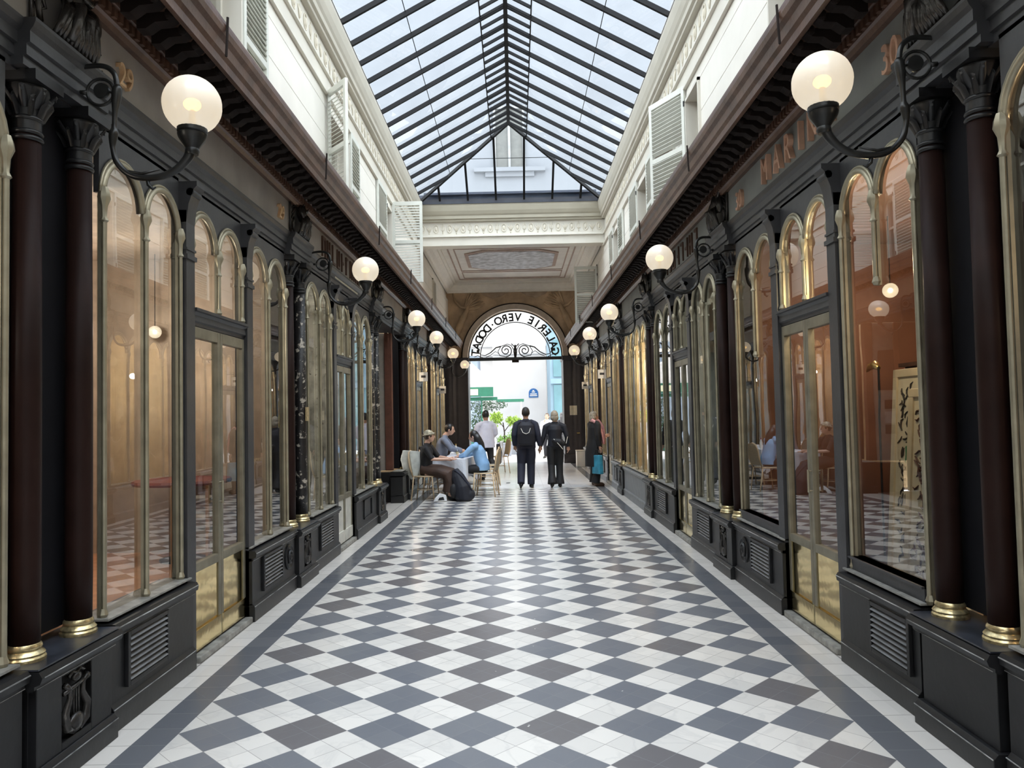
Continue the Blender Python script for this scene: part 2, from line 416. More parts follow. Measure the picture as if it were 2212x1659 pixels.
# ------------------------------------------------------------------ beam at the end of the glass roof
t=MB()
def PB(poly): t.prism([(y,z) for y,z in poly],'x',-2.34,2.34)
def PBx(poly,x0,x1): t.prism(poly,'x',x0,x1)
PB([(17.1,5.37),(16.76,5.37),(16.76,5.56),(17.1,5.56)]); PB([(17.1,5.56),(16.72,5.56),(16.72,5.585),(16.745,5.60),(17.1,5.60)])
PB([(17.1,5.60),(16.77,5.60),(16.77,5.90),(17.1,5.90)])
bm_=struct(t.build('trim_3',CREAM),'cream moulded beam closing the glass roof','beam'); t=MB()
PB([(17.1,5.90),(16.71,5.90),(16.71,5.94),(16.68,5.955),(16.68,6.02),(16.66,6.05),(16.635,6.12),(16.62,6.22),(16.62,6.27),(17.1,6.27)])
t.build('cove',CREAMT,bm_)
q=MB()
for k in range(27): relief_unit(q,(-1.97+k*.1515,16.77,5.75),1,k,.15,'y')
q.build('relief_band',CREAMD,bm_,smooth=True)
# ------------------------------------------------------------------ skylight
sky=struct(thing('ceiling',None,None,(0,0,0)),'pitched glass roof with black steel glazing bars','skylight')
EX,EZ,RZ,RY,HY=1.965,6.335,7.40,14.9,16.56
t=MB()
t.box(-2.34,-1.955,YB,16.62,6.27,6.33).box(1.955,2.34,YB,16.62,6.27,6.33)
t.build('kerb',STEEL,sky)
MB().box(-2.34,2.34,16.60,17.0,6.27,6.47).build('kerb',CURB,sky)
g=MB()
th=.006
g.tri((-EX,YB,EZ+.02),(-EX,HY,EZ+.02),(0,RY,RZ+.02)); 
g.bm.free(); g=MB()
for s_ in (-1,1):
    v=[g.bm.verts.new(p) for p in ((s_*EX,YB,EZ+.03),(s_*EX,HY,EZ+.03),(0,RY,RZ+.03),(0,YB,RZ+.03))]; g.bm.faces.new(v)
v=[g.bm.verts.new(p) for p in ((-EX,HY,EZ+.03),(EX,HY,EZ+.03),(0,RY,RZ+.03))]; g.bm.faces.new(v)
bmesh.ops.remove_doubles(g.bm,verts=g.bm.verts,dist=.001)
g.build('glass',ROOFG,sky,solid=.006)
def rafter(y,sg,x_in=0.,w=.040):
    z=lambda x:RZ+(EZ-RZ)*abs(x)/EX
    return MB().bar((sg*EX,y,EZ),(sg*x_in,y,z(x_in)),w,.06,up=(0,0,1)).build('rafter',STEEL,sky)
y=RY; ys=[]
while y>-2: ys.append(y); y-=.545
for y in ys:
    for s_ in(-1,1): rafter(y,s_)
for y in (RY+.55,RY+1.1):
    tt=(y-RY)/(HY-RY)
    for s_ in(-1,1): rafter(y,s_,EX*tt)
lb=MB()
for y in ys:
    for s_ in(-1,1): 
        z=RZ+(EZ-RZ)*.36/EX
        lb.bar((s_*.36,y-.272,z),(0,y-.272,RZ),.03,.04)
        lb.bar((s_*.36,y-.06,z-.015),(0,y-.06,RZ-.015),.022,.03)
lb.build('ridge_bars',STEEL,sky)
r=MB(); r.bar((0,YB,RZ),(0,RY,RZ),.06,.09)
r.build('ridge_beam',STEEL,sky)
for s_ in(-1,1):
    z=RZ+(EZ-RZ)*.36/EX
    MB().bar((s_*.36,YB,z+.01),(s_*.36,RY+.3,z+.01),.018,.03).build('purlin',STEEL,sky)
    z=RZ+(EZ-RZ)*1.27/EX
    MB().bar((s_*1.27,YB,z+.03),(s_*1.27,RY+1.0,z+.03),.009,.01).build('glazing_line',STEEL,sky)
    MB().bar((0,RY,RZ),(s_*EX,HY,EZ),.05,.06).build('hip_bar',STEEL,sky)
    for x in (.31,.93,1.55):
        tt=x/EX; MB().bar((s_*x,RY+(HY-RY)*tt,RZ+(EZ-RZ)*tt),(s_*x,HY,EZ),.045,.05).build('hip_post',STEEL,sky)
MB().bar((-.9,RY+(HY-RY)*.45,RZ+(EZ-RZ)*.45+.02),(.9,RY+(HY-RY)*.45,RZ+(EZ-RZ)*.45+.02),.008,.01).build('glazing_line',STEEL,sky)
MB().box(-1.9,1.9,16.52,16.60,6.45,6.50).build('hip_sill',CURB,sky)
# neighbouring house seen through the hip
NB=mat('pale_render_wall',(.20,.21,.225),.8,var=.05,vscale=1.5)
NG=mat('house_window_pane',(.13,.13,.12),.4,var=.1)
NFR=mat('house_window_frame',(.27,.27,.27),.6)
h=thing('neighbouring_house','pale rendered house wall rising behind the hip end of the roof','building',(0,19,6.7))
w=MB(); w.box(-7,7,0,.6,-.6,6); 
w.build('wall',NB,h)
s=MB(); s.box(-.9,.9,-.12,0,1.02,1.12).box(-.62,.62,-.06,0,.9,1.02).build('window_sill',NB,h)
f=MB(); f.box(-.40,-.34,-.06,0,1.12,2.7).box(.34,.40,-.06,0,1.12,2.7).box(-.03,.03,-.06,0,1.12,2.7).box(-.42,.42,-.06,0,2.64,2.72).build('window_frame',NFR,h)
MB().box(-.36,.36,-.02,0,1.12,2.66).build('window_pane',NG,h)
# ------------------------------------------------------------------ flat painted ceiling past the beam
CEIL=mat('painted_ceiling',(.90,.87,.81),.7,var=.06,vscale=3)
MEDL=mat('faded_fresco',(.66,.68,.72),.7,var=.35,vscale=7)
ROSE=mat('rose_border',(.48,.36,.30),.7,var=.15)
c2=struct(MB().box(-2.34,2.34,17.0,24.7,5.86,6.1).build('ceiling',CEIL),'painted coffered ceiling between the beam and the archway','ceiling')
m=MB()
for poly in ([(2.1,5.5),(2.04,5.5),(2.04,5.54),(1.99,5.57),(1.93,5.66),(1.86,5.72),(1.86,5.78),(1.80,5.80),(1.80,5.86),(2.1,5.86)],):
    for s_ in(-1,1): m.prism([(s_*x,z) for x,z in poly],'y',17.1,24.2)
m.prism([(24.2-(2.1-x),z) for x,z in poly],'x',-2.05,2.05)
m.build('ceiling_cornice',mat('pale_cornice',(.86,.83,.76),.6,var=.04),c2)
m=MB()
def rect(x0,x1,y0,y1,w=.035,z=5.86,d=.02):
    m.box(x0,x1,y0,y0+w,z-d,z).box(x0,x1,y1-w,y1,z-d,z).box(x0,x0+w,y0+w,y1-w,z-d,z).box(x1-w,x1,y0+w,y1-w,z-d,z)
rect(-1.66,1.66,17.6,23.7); rect(-1.5,1.5,19.3,22.3,.03); rect(-1.5,-.2,17.9,19.1,.025); rect(.2,1.5,17.9,19.1,.025); rect(-1.5,1.5,22.5,23.5,.025)
m.build('ceiling_ribs',ROSE,c2)
oc=[(1.25,19.9),(.75,19.5),(-.75,19.5),(-1.25,19.9),(-1.25,21.7),(-.75,22.1),(.75,22.1),(1.25,21.7)]
MB().prism(oc,'z',5.83,5.86).build('medallion_border',ROSE,c2)
cx,cy=0,20.8
MB().prism([(cx+(x-cx)*.92,cy+(y-cy)*.9) for x,y in oc],'z',5.815,5.835).build('medallion_painting',MEDL,c2)
# ------------------------------------------------------------------ arch wall
AX,AR,AZ=.05,1.52,3.42
BRN=mat('brown_mural_wall',(.46,.33,.21),.65,var=.35,vscale=2.2,bump=.3,bscale=9)
TAUP=mat('taupe_arch_band',(.46,.39,.32),.5,var=.1)
DPIER=mat('dark_pier',(.030,.024,.027),.45,var=.2)
def arch_wall(y0,y1):
    b=MB(); n=32
    P=[(AX+AR*math.cos(PI*i/n),AZ+AR*math.sin(PI*i/n)) for i in range(n+1)]
    T=[(AX+(2.34+AX)*math.cos(PI*i/n),0) for i in range(n+1)]
    for (x0,z0),(x1,z1) in zip(P,P[1:]):
        vs=[]
        b.prism([(x0,z0),(x1,z1),(x1,6.0),(x0,6.0)],'y',y0,y1)
    b.box(AX+AR,2.34,y0,y1,AZ,6.0); b.box(-2.34,AX-AR,y0,y1,AZ,6.0)
    bmesh.ops.remove_doubles(b.bm,verts=b.bm.verts,dist=.0005)
    return b
aw=struct(arch_wall(24.2,24.7).build('wall_far',BRN),'brown painted end wall around the archway','wall')
b=MB(); n=36
ring=[]
for i in range(n+1):
    a=PI*i/n; ring.append((AX+(AR+.0)*math.cos(a),AZ+(AR)*math.sin(a),AX+(AR+.165)*math.cos(a),AZ+(AR+.165)*math.sin(a)))
for p,q_ in zip(ring,ring[1:]): b.prism([(p[0],p[1]),(q_[0],q_[1]),(q_[2],q_[3]),(p[2],p[3])],'y',24.08,24.22)
bmesh.ops.remove_doubles(b.bm,verts=b.bm.verts,dist=.0005)
ar=b.build('arch_band',TAUP,aw)
pts=[(AX+(AR+.18)*math.cos(PI*i/n),24.13,AZ+(AR+.18)*math.sin(PI*i/n)) for i in range(n+1)]
MB().tube(pts,.028,6).build('arch_moulding',WOODD,aw)
# mural: winged figures and branches in low relief, both spandrels
mu=MB(); rnd=random.Random(3)
for s_ in(-1,1):
    def F(u,v): return (AX+s_*u,24.17,v)
    mu.tube([F(1.92,4.0),F(1.80,4.35),F(1.62,4.75),F(1.45,5.1)],[.03,.11,.10,.05],8)
    mu.ball(F(1.40,5.24),(.08,.04,.10),10)
    mu.tube([F(1.52,5.0),F(1.72,5.05),F(1.9,5.25),F(1.96,5.5)],[.05,.04,.03,.02],7)
    mu.tube([F(1.52,4.98),F(1.25,4.98),F(1.05,5.06),F(.95,5.15)],[.05,.035,.03,.02],7)
    for k in range(7):
        a=.2+k*.17; mu.tube([F(1.62,4.95),F(1.62-.35*math.cos(a)*.9,4.95+.35*math.sin(a)*1.1),F(1.62-.75*math.cos(a)*.9,4.98+.6*math.sin(a)*1.1)],[.03,.035,.01],5)
    for k in range(5): mu.tube([F(1.75,4.3),F(1.9-.07*k,4.1-.05*k),F(1.95-.12*k,3.95-.0*k)],[.03,.03,.01],5)
mu.build('figure_relief',BRN,aw,smooth=True)
MURP=mat('mural_pale',(.36,.27,.19),.65,var=.3,vscale=4)
b=MB()
for s_ in(-1,1): b.prism([(AX+s_*.1,5.62),(AX+s_*1.2,5.62),(AX+s_*1.0,5.42),(AX+s_*.7,5.3),(AX+s_*.4,5.38),(AX+s_*.2,5.5)],'y',24.185,24.2)
b.build('mural_swag',MURP,aw)
pr=struct(MB().box(AX+AR,2.3,24.2,25.2,0,AZ).box(AX+AR-.03,2.3,24.15,25.2,0,.28).box(AX+AR-.03,2.3,24.12,25.2,AZ-.14,AZ).build('trim_4',DPIER,bevel=.01),'dark right-hand pier of the archway','pier')
pl_=struct(MB().box(-2.3,AX-AR,24.2,25.2,0,AZ).box(-2.3,AX-AR+.03,24.15,25.2,0,.28).box(-2.3,AX-AR+.03,24.12,25.2,AZ-.14,AZ).build('trim_5',DPIER,bevel=.01),'dark left-hand pier of the archway','pier')
NOTE=mat('notice_paper',(.72,.66,.50),.6)
tag(MB().box(1.75,1.98,24.17,24.196,1.52,1.82).build('notice',NOTE,bevel=.004),'cream paper notice fixed on the dark pier right of the archway','notice')
hd=thing('door_handle','small brass handle on the dark pier near the standing woman','handle',(2.0,24.12,.95))
MB().tube([(-.05,0,0),(.05,0,0)],.016,8).tube([(0,0,0),(0,.08,0)],.012,8).build('lever',GOLD,hd)
# fanlight
fan=struct(thing('window_30',None,None,(AX,24.4,AZ)),'iron fanlight with lettering over the archway','fanlight')
t=MB(); t.box(-AR,AR,-.05,.05,-.1,.0).build('transom_bar',IRON,fan)
MB().box(-.11,.11,-.09,.02,-.17,-.09).build('latch_box',WOODD,fan)
def arcp(r,a0=0,a1=PI,n=40,y=0): return [(r*math.cos(a0+(a1-a0)*i/n),y,r*math.sin(a0+(a1-a0)*i/n)) for i in range(n+1)]
MB().tube(arcp(1.13),.016,6).tube(arcp(AR-.02),.02,6).build('iron_ring',IRON,fan)
tx='GALERIE VERO.DODAT'; lt=MB(); n=len(tx)
for i,ch in enumerate(tx):
    if ch==' ': continue
    a=.13+(PI-.26)*i/(n-1)      # read from the street: the first letter stands on our right
    R0=1.285
    def xf(v,a=a):
        # mirrored letter: text x runs clockwise seen from outside
        u=-v.x; w_=v.y
        ca,sa=math.cos(a),math.sin(a)
        rad=Vector((ca,0,sa)); tan=Vector((sa,0,-ca))
        return rad*(R0+w_)+tan*u+Vector((0,v.z,0))
    if ch=='.': lt.ball((R0*math.cos(a),0,R0*math.sin(a)),(.03,.012,.03),8); continue
    text_mesh(lt,ch,.36,.014,xf,.95,.010)
lt.build('lettering',IRON,fan)
def spiral(cx,cz,r0,r1,a0,turns,s_,n=40):
    return [(s_*(cx+(r0+(r1-r0)*i/n)*math.cos(a0+turns*2*PI*i/n)),0,cz+(r0+(r1-r0)*i/n)*math.sin(a0+turns*2*PI*i/n)) for i in range(n+1)]
sc_=MB()
for s_ in(-1,1):
    sc_.tube(spiral(.30,.22,.20,.035,-PI*.5,-1.75,s_),.019,6)
    sc_.tube([(s_*.30,0,.02),(s_*.50,0,.06),(s_*.56,0,.2),(s_*.46,0,.36),(s_*.25,0,.43),(s_*.12,0,.38),(s_*.06,0,.25)],.014,6)
    sc_.tube([(s_*.46,0,.36),(s_*.62,0,.32),(s_*.80,0,.16),(s_*.98,0,.07),(s_*1.12,0,.10),(s_*1.16,0,.18)],[.024,.022,.018,.016,.014,.01],6)
    sc_.tube([(s_*.52,0,.12),(s_*.64,0,.2),(s_*.80,0,.08),(s_*.95,0,.02)],.012,6)
    sc_.tube([(s_*.02,0,.0),(s_*.05,0,.2),(s_*.02,0,.34),(s_*.12,0,.44)],.018,6)
    sc_.ball((s_*1.2,0,.22),(.05,.02,.05),8)
    sc_.tube([(s_*1.05,0,.0),(s_*1.22,0,.08),(s_*1.32,0,.03)],.012,5)
sc_.tube([(0,0,0),(0,0,.4)],.03,8)
sc_.build('scrollwork',IRON,fan,smooth=True)
# wall behind the camera closes the passage
struct(MB().box(-2.34,2.34,YB-.3,YB,0,6.5).build('wall_back',CREAM))
# ------------------------------------------------------------------ shopfronts
SIDE={-1:'left',1:'right'}
ORD=['nearest','second','third','fourth','fifth','sixth']
PC=[-.45,3.59,7.52,11.71,14.87,18.9,23.3]
wi=[30]; di=[0]; tr=[5]
def wname(): wi[0]+=1; return 'window_%d'%wi[0]
def dname(): di[0]+=1; return 'door_%d'%di[0]
def tname(): tr[0]+=1; return 'trim_%d'%tr[0]
ZTOP=3.17; ZA=2.82; ZSILL=.58
def arch_pts(c,r,z0,zs,n=14):
    P=[(c-r,z0),(c-r,zs)]+[(c+r*math.cos(PI-PI*i/n),zs+r*math.sin(PI*i/n)) for i in range(1,n)]+[(c+r,zs),(c+r,z0)]
    return P
def arched_field(sg,ya,yb,n,z0,parent,legs,brass,panel,zs=None,pane=True,zpane=None,tint=None):
    """wall of n arched lights from ya to yb; legs: list of n+1 lower heights for the uprights"""
    w=(yb-ya)/n; r=w/2-.022; 
    zs=zs or (ZTOP-.135-r)
    sp=SB(sg)
    for i in range(n):
        c=ya+w*(i+.5); k=14
        arcs=[(c+r*math.cos(PI-PI*j/k),zs+r*math.sin(PI*j/k)) for j in range(k+1)]
        for (y0,q0),(y1,q1) in zip(arcs,arcs[1:]):
            sp.prism([(y0,q0),(y1,q1),(y1,ZTOP+.02),(y0,ZTOP+.02)],'x',sg*2.150,sg*2.18)
        sp.box(2.150,2.18,c-w/2,c-r,zs,ZTOP+.02).box(2.150,2.18,c+r,c+w/2,zs,ZTOP+.02)
    bmesh.ops.remove_doubles(sp.bm,verts=sp.bm.verts,dist=.0004)
    sp.build('spandrel',panel,parent)
    for i in range(n):
        c=ya+w*(i+.5); k=16
        P=[(sg*2.142,c+(r)*math.cos(PI-PI*j/k),zs+(r)*math.sin(PI*j/k)) for j in range(k+1)]
        MB().tube(P,[(.020,.020)]*len(P),8).tube([(p[0]-sg*.0,c+(p[1]-c)*1.11,zs+(p[2]-zs)*1.11) for p in P],.010,6).build('arch_moulding',brass,parent,smooth=True)
    for i in range(n+1):
        y=ya+w*i; lo=legs[i]
        if lo is None: continue
        yy=min(max(y,ya+.018),yb-.018)
        m=SB(sg); m.box(2.142,2.160,yy-.013,yy+.013,lo,zs-.01)
        m.lathe([(.016,lo+.0),(.026,lo+.02),(.016,lo+.05)],(sg*2.135,yy,0),8)
        m.lathe([(.014,zs-.16),(.024,zs-.15),(.014,zs-.13),(.018,zs-.07),(.034,zs-.03),(.030,zs),(.020,zs+.03)],(sg*2.132,yy,0),8)
        m.lathe([(.013,lo+.04),(.013,zs-.15)],(sg*2.130,yy,0),8)
        m.build('mullion',brass,parent,auto=40)
    if pane: SB(sg).box(2.160,2.166,ya+.01,yb-.01,zpane if zpane is not None else z0,ZTOP).build('pane',PANE,parent)
def louvre(sg,ya,yb,z0,z1,parent):
    v=SB(sg).box(2.052,2.075,ya-.025,ya,z0-.025,z1+.025).box(2.052,2.075,yb,yb+.025,z0-.025,z1+.025).box(2.052,2.075,ya,yb,z0-.025,z0).box(2.052,2.075,ya,yb,z1,z1+.025)
    o=v.build('vent',BLACK,parent,bevel=.003)
    SB(sg).box(2.0695,2.0725,ya,yb,z0,z1).build('vent_backing',SLOT2,o)
    s=MB(); n=8 if yb-ya>.35 else 6
    for k in range(n):
        z=z0+(z1-z0)*(k+.5)/n
        M=Matrix.Rotation(-sg*math.radians(32),3,'Y')
        s.obox((sg*2.063,(ya+yb)/2,z),.030,yb-ya,.005,M)
    s.build('vent_slats',VSLAT,o)
ZP=.60
PIERB=mat('pier_black',(.006,.006,.008),.7,spec=.2)
SLOT2=mat('vent_dark',(.004,.004,.004),.8)
VSLAT=mat('vent_slat',(.20,.20,.20),.35,var=.2)
EDGEL=mat('worn_edge_paint',(.34,.34,.33),.4,var=.8,vscale=9)
def riser(sg,ya,yb,label,vent=None,ros=None,panel=None,near_sill=0,mt=None):
    mt=mt or BLACK
    t=thing('stall_riser',label,'panel',(0,0,0),group='black panelled bases under the shop windows')
    c=(ya+yb)/2; t.location=(sg*2.15,c,0); off=(-sg*2.15,-c,0)
    kids=[]
    kids.append(SB(sg).box(2.075,2.30,ya,yb,.13,.50).build('board',mt,t,bevel=.002))
    kids.append(SB(sg).box(2.055,2.30,ya,yb,0,.125).prism([(sg*2.055,.12),(sg*2.075,.145),(sg*2.2,.145),(sg*2.2,.12)],'y',ya,yb).build('plinth',mt,t,bevel=.003))
    kids.append(MB().prism([(sg*2.075,.475),(sg*2.065,.48),(sg*2.065,.495),(sg*2.045,.505),(sg*2.040,.535),(sg*2.052,.555),(sg*2.30,.575),(sg*2.3,.475)],'y',ya,yb).build('cap_moulding',mt,t))
    kids.append(SB(sg).box(2.085,2.26,ya,yb,.5745,.585).build('worn_sill',EDGE,t))
    for e in ((2.0385,2.043,.533,.538),(2.063,2.068,.4785,.4815),(2.0525,2.058,.1185,.123)): kids.append(SB(sg).box(e[0],e[1],ya,yb,e[2],e[3]).build('worn_edge',EDGEL,t))
    if near_sill: kids.append(SB(sg).box(2.12,2.20,ya+.02,yb-.02,.58,.58+near_sill).box(2.105,2.20,ya+.02,yb-.02,.58+near_sill-.012,.58+near_sill).build('sill_board',DGREY,t))
    if vent:
        louvre(sg,vent[0],vent[1],.215,.455,t)
    if ros:
        M=Matrix.Rotation(sg*-PI/2,3,'Y')
        kids.append(MB().lathe([(.115,0),(.115,.012),(.098,.022),(.085,.012),(.075,.01),(.03,.012),(.028,.03),(.0,.04)],(sg*2.075,ros,.335),20,M).tube([(sg*2.055,ros+.055*math.cos(a*.7),.335+.055*math.sin(a*.7)) for a in range(8)],.012,6).build('rosette',BLACK,t,auto=40))
    if panel:
        y0,y1=panel
        kids.append(SB(sg).box(2.058,2.078,y0,y0+.018,.2,.46).box(2.058,2.078,y1-.018,y1,.2,.46).box(2.058,2.078,y0,y1,.2,.218).box(2.058,2.078,y0,y1,.442,.46).build('frame_moulding',BLACK,t))
    for k in list(t.children) if False else [o for o in C.objects if o.parent==t]: k.matrix_parent_inverse=Matrix.Translation(off)
    return t
def lyre(sg,c,parent):
    x=sg*2.05
    m=MB()
    for s_ in(-1,1):
        m.tube([(x,c+s_*.02,.17),(x,c+s_*.075,.20),(x,c+s_*.088,.27),(x,c+s_*.05,.33),(x,c+s_*.055,.375),(x,c+s_*.09,.40)],[.016,.022,.02,.014,.012,.016],6)
    m.tube([(x,c-.10,.365),(x,c+.10,.385)],.011,6)
    m.ball((x,c,.205),(.02,.06,.045),10)
    for k in(-1,0,1): m.tube([(x,c+k*.02,.21),(x,c+k*.02,.375)],.004,4)
    m.ball((x,c,.415),(.018,.035,.022),8); m.tube([(x,c-.06,.43),(x,c-.03,.445),(x,c,.43),(x,c+.03,.445),(x,c+.06,.43)],.009,5)
    m.build('lyre_relief',BRONZE,parent,smooth=True)
def pedestal(sg,i,lyr=True):
    c=PC[i]; h=.30
    lab='black pedestal with recessed panel under the %s pair of columns on the %s'%(ORD[i-1] if i else 'unseen',SIDE[sg])
    t=thing('pedestal',lab,'pedestal',(sg*2.15,c,0),group='black pedestals under the columns')
    b=SB(sg).box(2.06,2.34,c-h,c+h,.12,.49)
    if i==1 and lyr or i>1:
        b=SB(sg).box(2.082,2.34,c-h,c+h,.12,.49).box(2.045,2.085,c-h,c-.12,.12,.49).box(2.045,2.085,c+.12,c+h,.12,.49).box(2.045,2.085,c-.12,c+.12,.12,.155).box(2.045,2.085,c-.12,c+.12,.45,.49)
    b.build('die',BLACK,t,bevel=.003)
    SB(sg).box(2.02,2.34,c-h-.02,c+h+.02,0,.10).prism([(sg*2.02,.095),(sg*2.04,.12),(sg*2.2,.12),(sg*2.2,.095)],'y',c-h-.02,c+h+.02).build('plinth',BLACK,t,bevel=.003)
    MB().prism([(sg*2.045,.46),(sg*2.035,.465),(sg*2.035,.48),(sg*2.01,.49),(sg*2.0,.515),(sg*2.015,.54),(sg*2.34,.545),(sg*2.34,.46)],'y',c-h-.035,c+h+.035).build('cap_moulding',BLACK,t)
    for e in ((1.9985,2.003,.513,.517),(2.0325,2.037,.4635,.467),(2.0175,2.023,.0935,.098)): SB(sg).box(e[0],e[1],c-h-.018,c+h+.018,e[2],e[3]).build('worn_edge',EDGEL,t)
    SB(sg).box(2.02,2.33,c-h-.03,c+h+.03,.545,.552).build('top_slab',mat_top,t)
    if lyr or i>1: lyre(sg,c,t)
    for k in [o for o in C.objects if o.parent==t]: k.matrix_parent_inverse=Matrix.Translation((-sg*2.15,-c,0))
    return t
mat_top=mat('pedestal_top',(.035,.038,.048),.3,var=.5,vscale=10)
def make_column(label,loc,mt,rz):
    t=thing('column',label,'column',loc,rz,'dark paired columns of the shopfronts')
    MB().lathe([(.061,.06),(.0635,.3),(.063,1.2),(.057,2.36)],n=24).build('shaft',mt,t,smooth=True)
    MB().lathe([(.085,0),(.085,.013),(.079,.021),(.082,.030),(.073,.041),(.066,.046),(.070,.056),(.068,.066),(.061,.075)],n=24).build('brass_base',GOLDB,t,auto=35)
    MB().lathe([(.064,2.33),(.068,2.34),(.064,2.35)],n=20).lathe([(.062,2.358),(.067,2.368),(.062,2.378)],n=20).lathe([(.062,2.42),(.067,2.43),(.062,2.44)],n=20).build('neck_rings',BLACK,t,smooth=True)
    m=MB(); m.lathe([(.058,2.36),(.059,2.44),(.070,2.51),(.090,2.555),(.088,2.575)],n=20)
    for k in range(8):
        a=k*PI/4
        m.tube([(math.cos(a)*.058,math.sin(a)*.058,2.44),(math.cos(a)*.078,math.sin(a)*.078,2.485),(math.cos(a)*.105,math.sin(a)*.105,2.515),(math.cos(a)*.098,math.sin(a)*.098,2.495)],[(.022,.008),(.024,.008),(.016,.007),(.006,.005)],6)
        a+=PI/8
        m.tube([(math.cos(a)*.060,math.sin(a)*.060,2.475),(math.cos(a)*.085,math.sin(a)*.085,2.51),(math.cos(a)*.118,math.sin(a)*.118,2.555),(math.cos(a)*.112,math.sin(a)*.112,2.53)],[(.016,.008),(.018,.008),(.012,.007),(.005,.005)],6)
    m.box(-.105,.105,-.105,.105,2.578,2.625)
    m.build('capital',BLACK,t,auto=45)
    return t
GOLDB=mat('worn_gilt_base',(.62,.50,.27),.3,.8,var=.6,vscale=26,bump=.2)
cols={}
def column_pair(sg,i):
    for j,dy in enumerate((-.19,.225)):
        y=PC[i]+dy
        wh='nearer' if j==0 else 'farther'
        lab='%s column of the %s pair on the %s, dark red-brown with gilt base'%(wh,ORD[i-1] if i else 'unseen',SIDE[sg])
        mt=COLUMN
        if sg<0 and (i,j) in((2,1),(3,0),(3,1)): mt=WORN; lab='%s column of the %s pair on the left, black paint badly flaked'%(wh,ORD[i-1])
        if mt not in cols: cols[mt]=make_column(lab,(sg*2.17,y,.552),mt,0 if sg<0 else PI)
        else: copy_tree(cols[mt],(sg*2.17,y,.552),0 if sg<0 else PI,lab)
def pilaster(sg,ya,yb,z0,parent):
    c=(ya+yb)/2
    p=SB(sg).box(2.10,2.20,ya,yb,z0,2.98).box(2.088,2.20,ya-.01,yb+.01,2.66,2.69).box(2.092,2.20,ya-.006,yb+.006,2.72,2.735)
    p.prism([(sg*2.20,3.17),(sg*2.03,3.17),(sg*2.03,3.14),(sg*2.05,3.12),(sg*2.085,3.02),(sg*2.10,2.90),(sg*2.20,2.90)],'y',ya,yb)
    p.tube([(sg*2.075,ya,3.10),(sg*2.075,yb,3.10)],.026,10)
    return p.build('pilaster',DGREY,parent,auto=40)
def door_unit(sg,ya,yb,label,leafmat,kick,zk=.62):
    d=struct(thing(dname(),None,None,(0,0,0)),label,'door')
    m=(ya+yb)/2
    # transom
    MB().prism([(sg*2.20,2.24),(sg*2.13,2.24),(sg*2.125,2.26),(sg*2.11,2.27),(sg*2.115,2.31),(sg*2.10,2.33),(sg*2.085,2.335),(sg*2.085,2.355),(sg*2.20,2.36)],'y',ya,yb).build('transom',DGREY,d)
    arched_field(sg,ya,yb,2,2.36,d,[2.36,2.36,2.36],BRASS,DGREY,zpane=2.35)
    for a,b in((ya,m),(m,yb)):
        l=SB(sg).box(2.125,2.175,a+.004,a+.045,.06,2.235).box(2.125,2.175,b-.045,b-.004,.06,2.235).box(2.125,2.175,a+.045,b-.045,2.16,2.235).box(2.125,2.175,a+.045,b-.045,zk-.04,zk+.02)
        lf=l.build('leaf',leafmat,d,bevel=.004)
        SB(sg).box(2.148,2.154,a+.04,b-.04,zk,2.17).build('pane',PANE,lf)
        k=SB(sg).box(2.135,2.165,a+.045,b-.045,.06,zk-.03); k.build('kick_plate',kick,lf)
        SB(sg).box(2.120,2.17,a+.01,b-.01,.06,.20).build('kick_rail',kick,lf,bevel=.004)
    h=MB(); h.tube([(sg*2.10,m-.03,1.00),(sg*2.10,m-.03,1.16)],.009,8).tube([(sg*2.10,m-.03,1.01),(sg*2.14,m-.03,1.01)],.006,6).tube([(sg*2.10,m-.03,1.15),(sg*2.14,m-.03,1.15)],.006,6)
    h.build('door_handle',BRASS,d)
    SB(sg).box(2.07,2.30,ya,yb,0,.045).build('threshold',EDGE,d,bevel=.008)
    return d
def window_unit(sg,ya,yb,n,legs,label,brass=None,z0=None):
    z0=ZSILL if z0 is None else z0
    o=struct(thing(wname(),None,None,(0,0,0)),label,'window')
    arched_field(sg,ya,yb,n,z0,o,legs,brass or BRASS,DGREY)
    return o
# interiors
LK=.42
def room(sg,ya,yb,wall,floor_,depth=2.2,ceil=None,back=None,light=None,bulb=None,lc=(1,.84,.66)):
    x1=2.2+depth; 
    r=struct(SB(sg).box(x1,x1+.1,ya,yb,0,3.3).box(2.3,x1,ya-.0,ya+.04,0,3.3).box(2.3,x1,yb-.04,yb,0,3.3).build('wall_shop',wall))
    struct(SB(sg).box(2.36,x1,ya+.04,yb-.04,-.05,.32).build('floor_shop',floor_))
    struct(SB(sg).box(2.36,x1,ya+.04,yb-.04,3.2,3.3).build('ceiling_shop',ceil or wall))
    if light:
        for (y,e) in light:
            l=bpy.data.lights.new('shop_spot','POINT'); l.energy=e*LK; l.color=lc; l.shadow_soft_size=.05
            o=bpy.data.objects.new('shop_spot',l); C.objects.link(o); o.location=(sg*(2.2+depth*.45),y,2.45)
TAUPEW=mat('taupe_curtain',(.30,.265,.23),.8,var=.2,vscale=4)
TANL=mat('tan_shop_wall',(.42,.33,.25),.7,var=.15)
ORF=mat('terracotta_floor',(.58,.30,.17),.5,var=.15)
GREYW=mat('grey_shop_wall',(.40,.41,.38),.7,var=.25,vscale=3)
PLASTER=mat('stripped_plaster',(.50,.49,.44),.8,var=.5,vscale=5,chips=.12,chipcol=(.2,.19,.17))
BRICKW=mat('brick_red_wall',(.22,.10,.062),.6,var=.2,vscale=2)
DARKF=mat('dark_shop_floor',(.10,.07,.055),.4)
TANW=mat('tan_panelling',(.52,.38,.22),.6,var=.3,vscale=4)
WARMW=mat('warm_cream_wall',(.80,.66,.44),.6,var=.15)
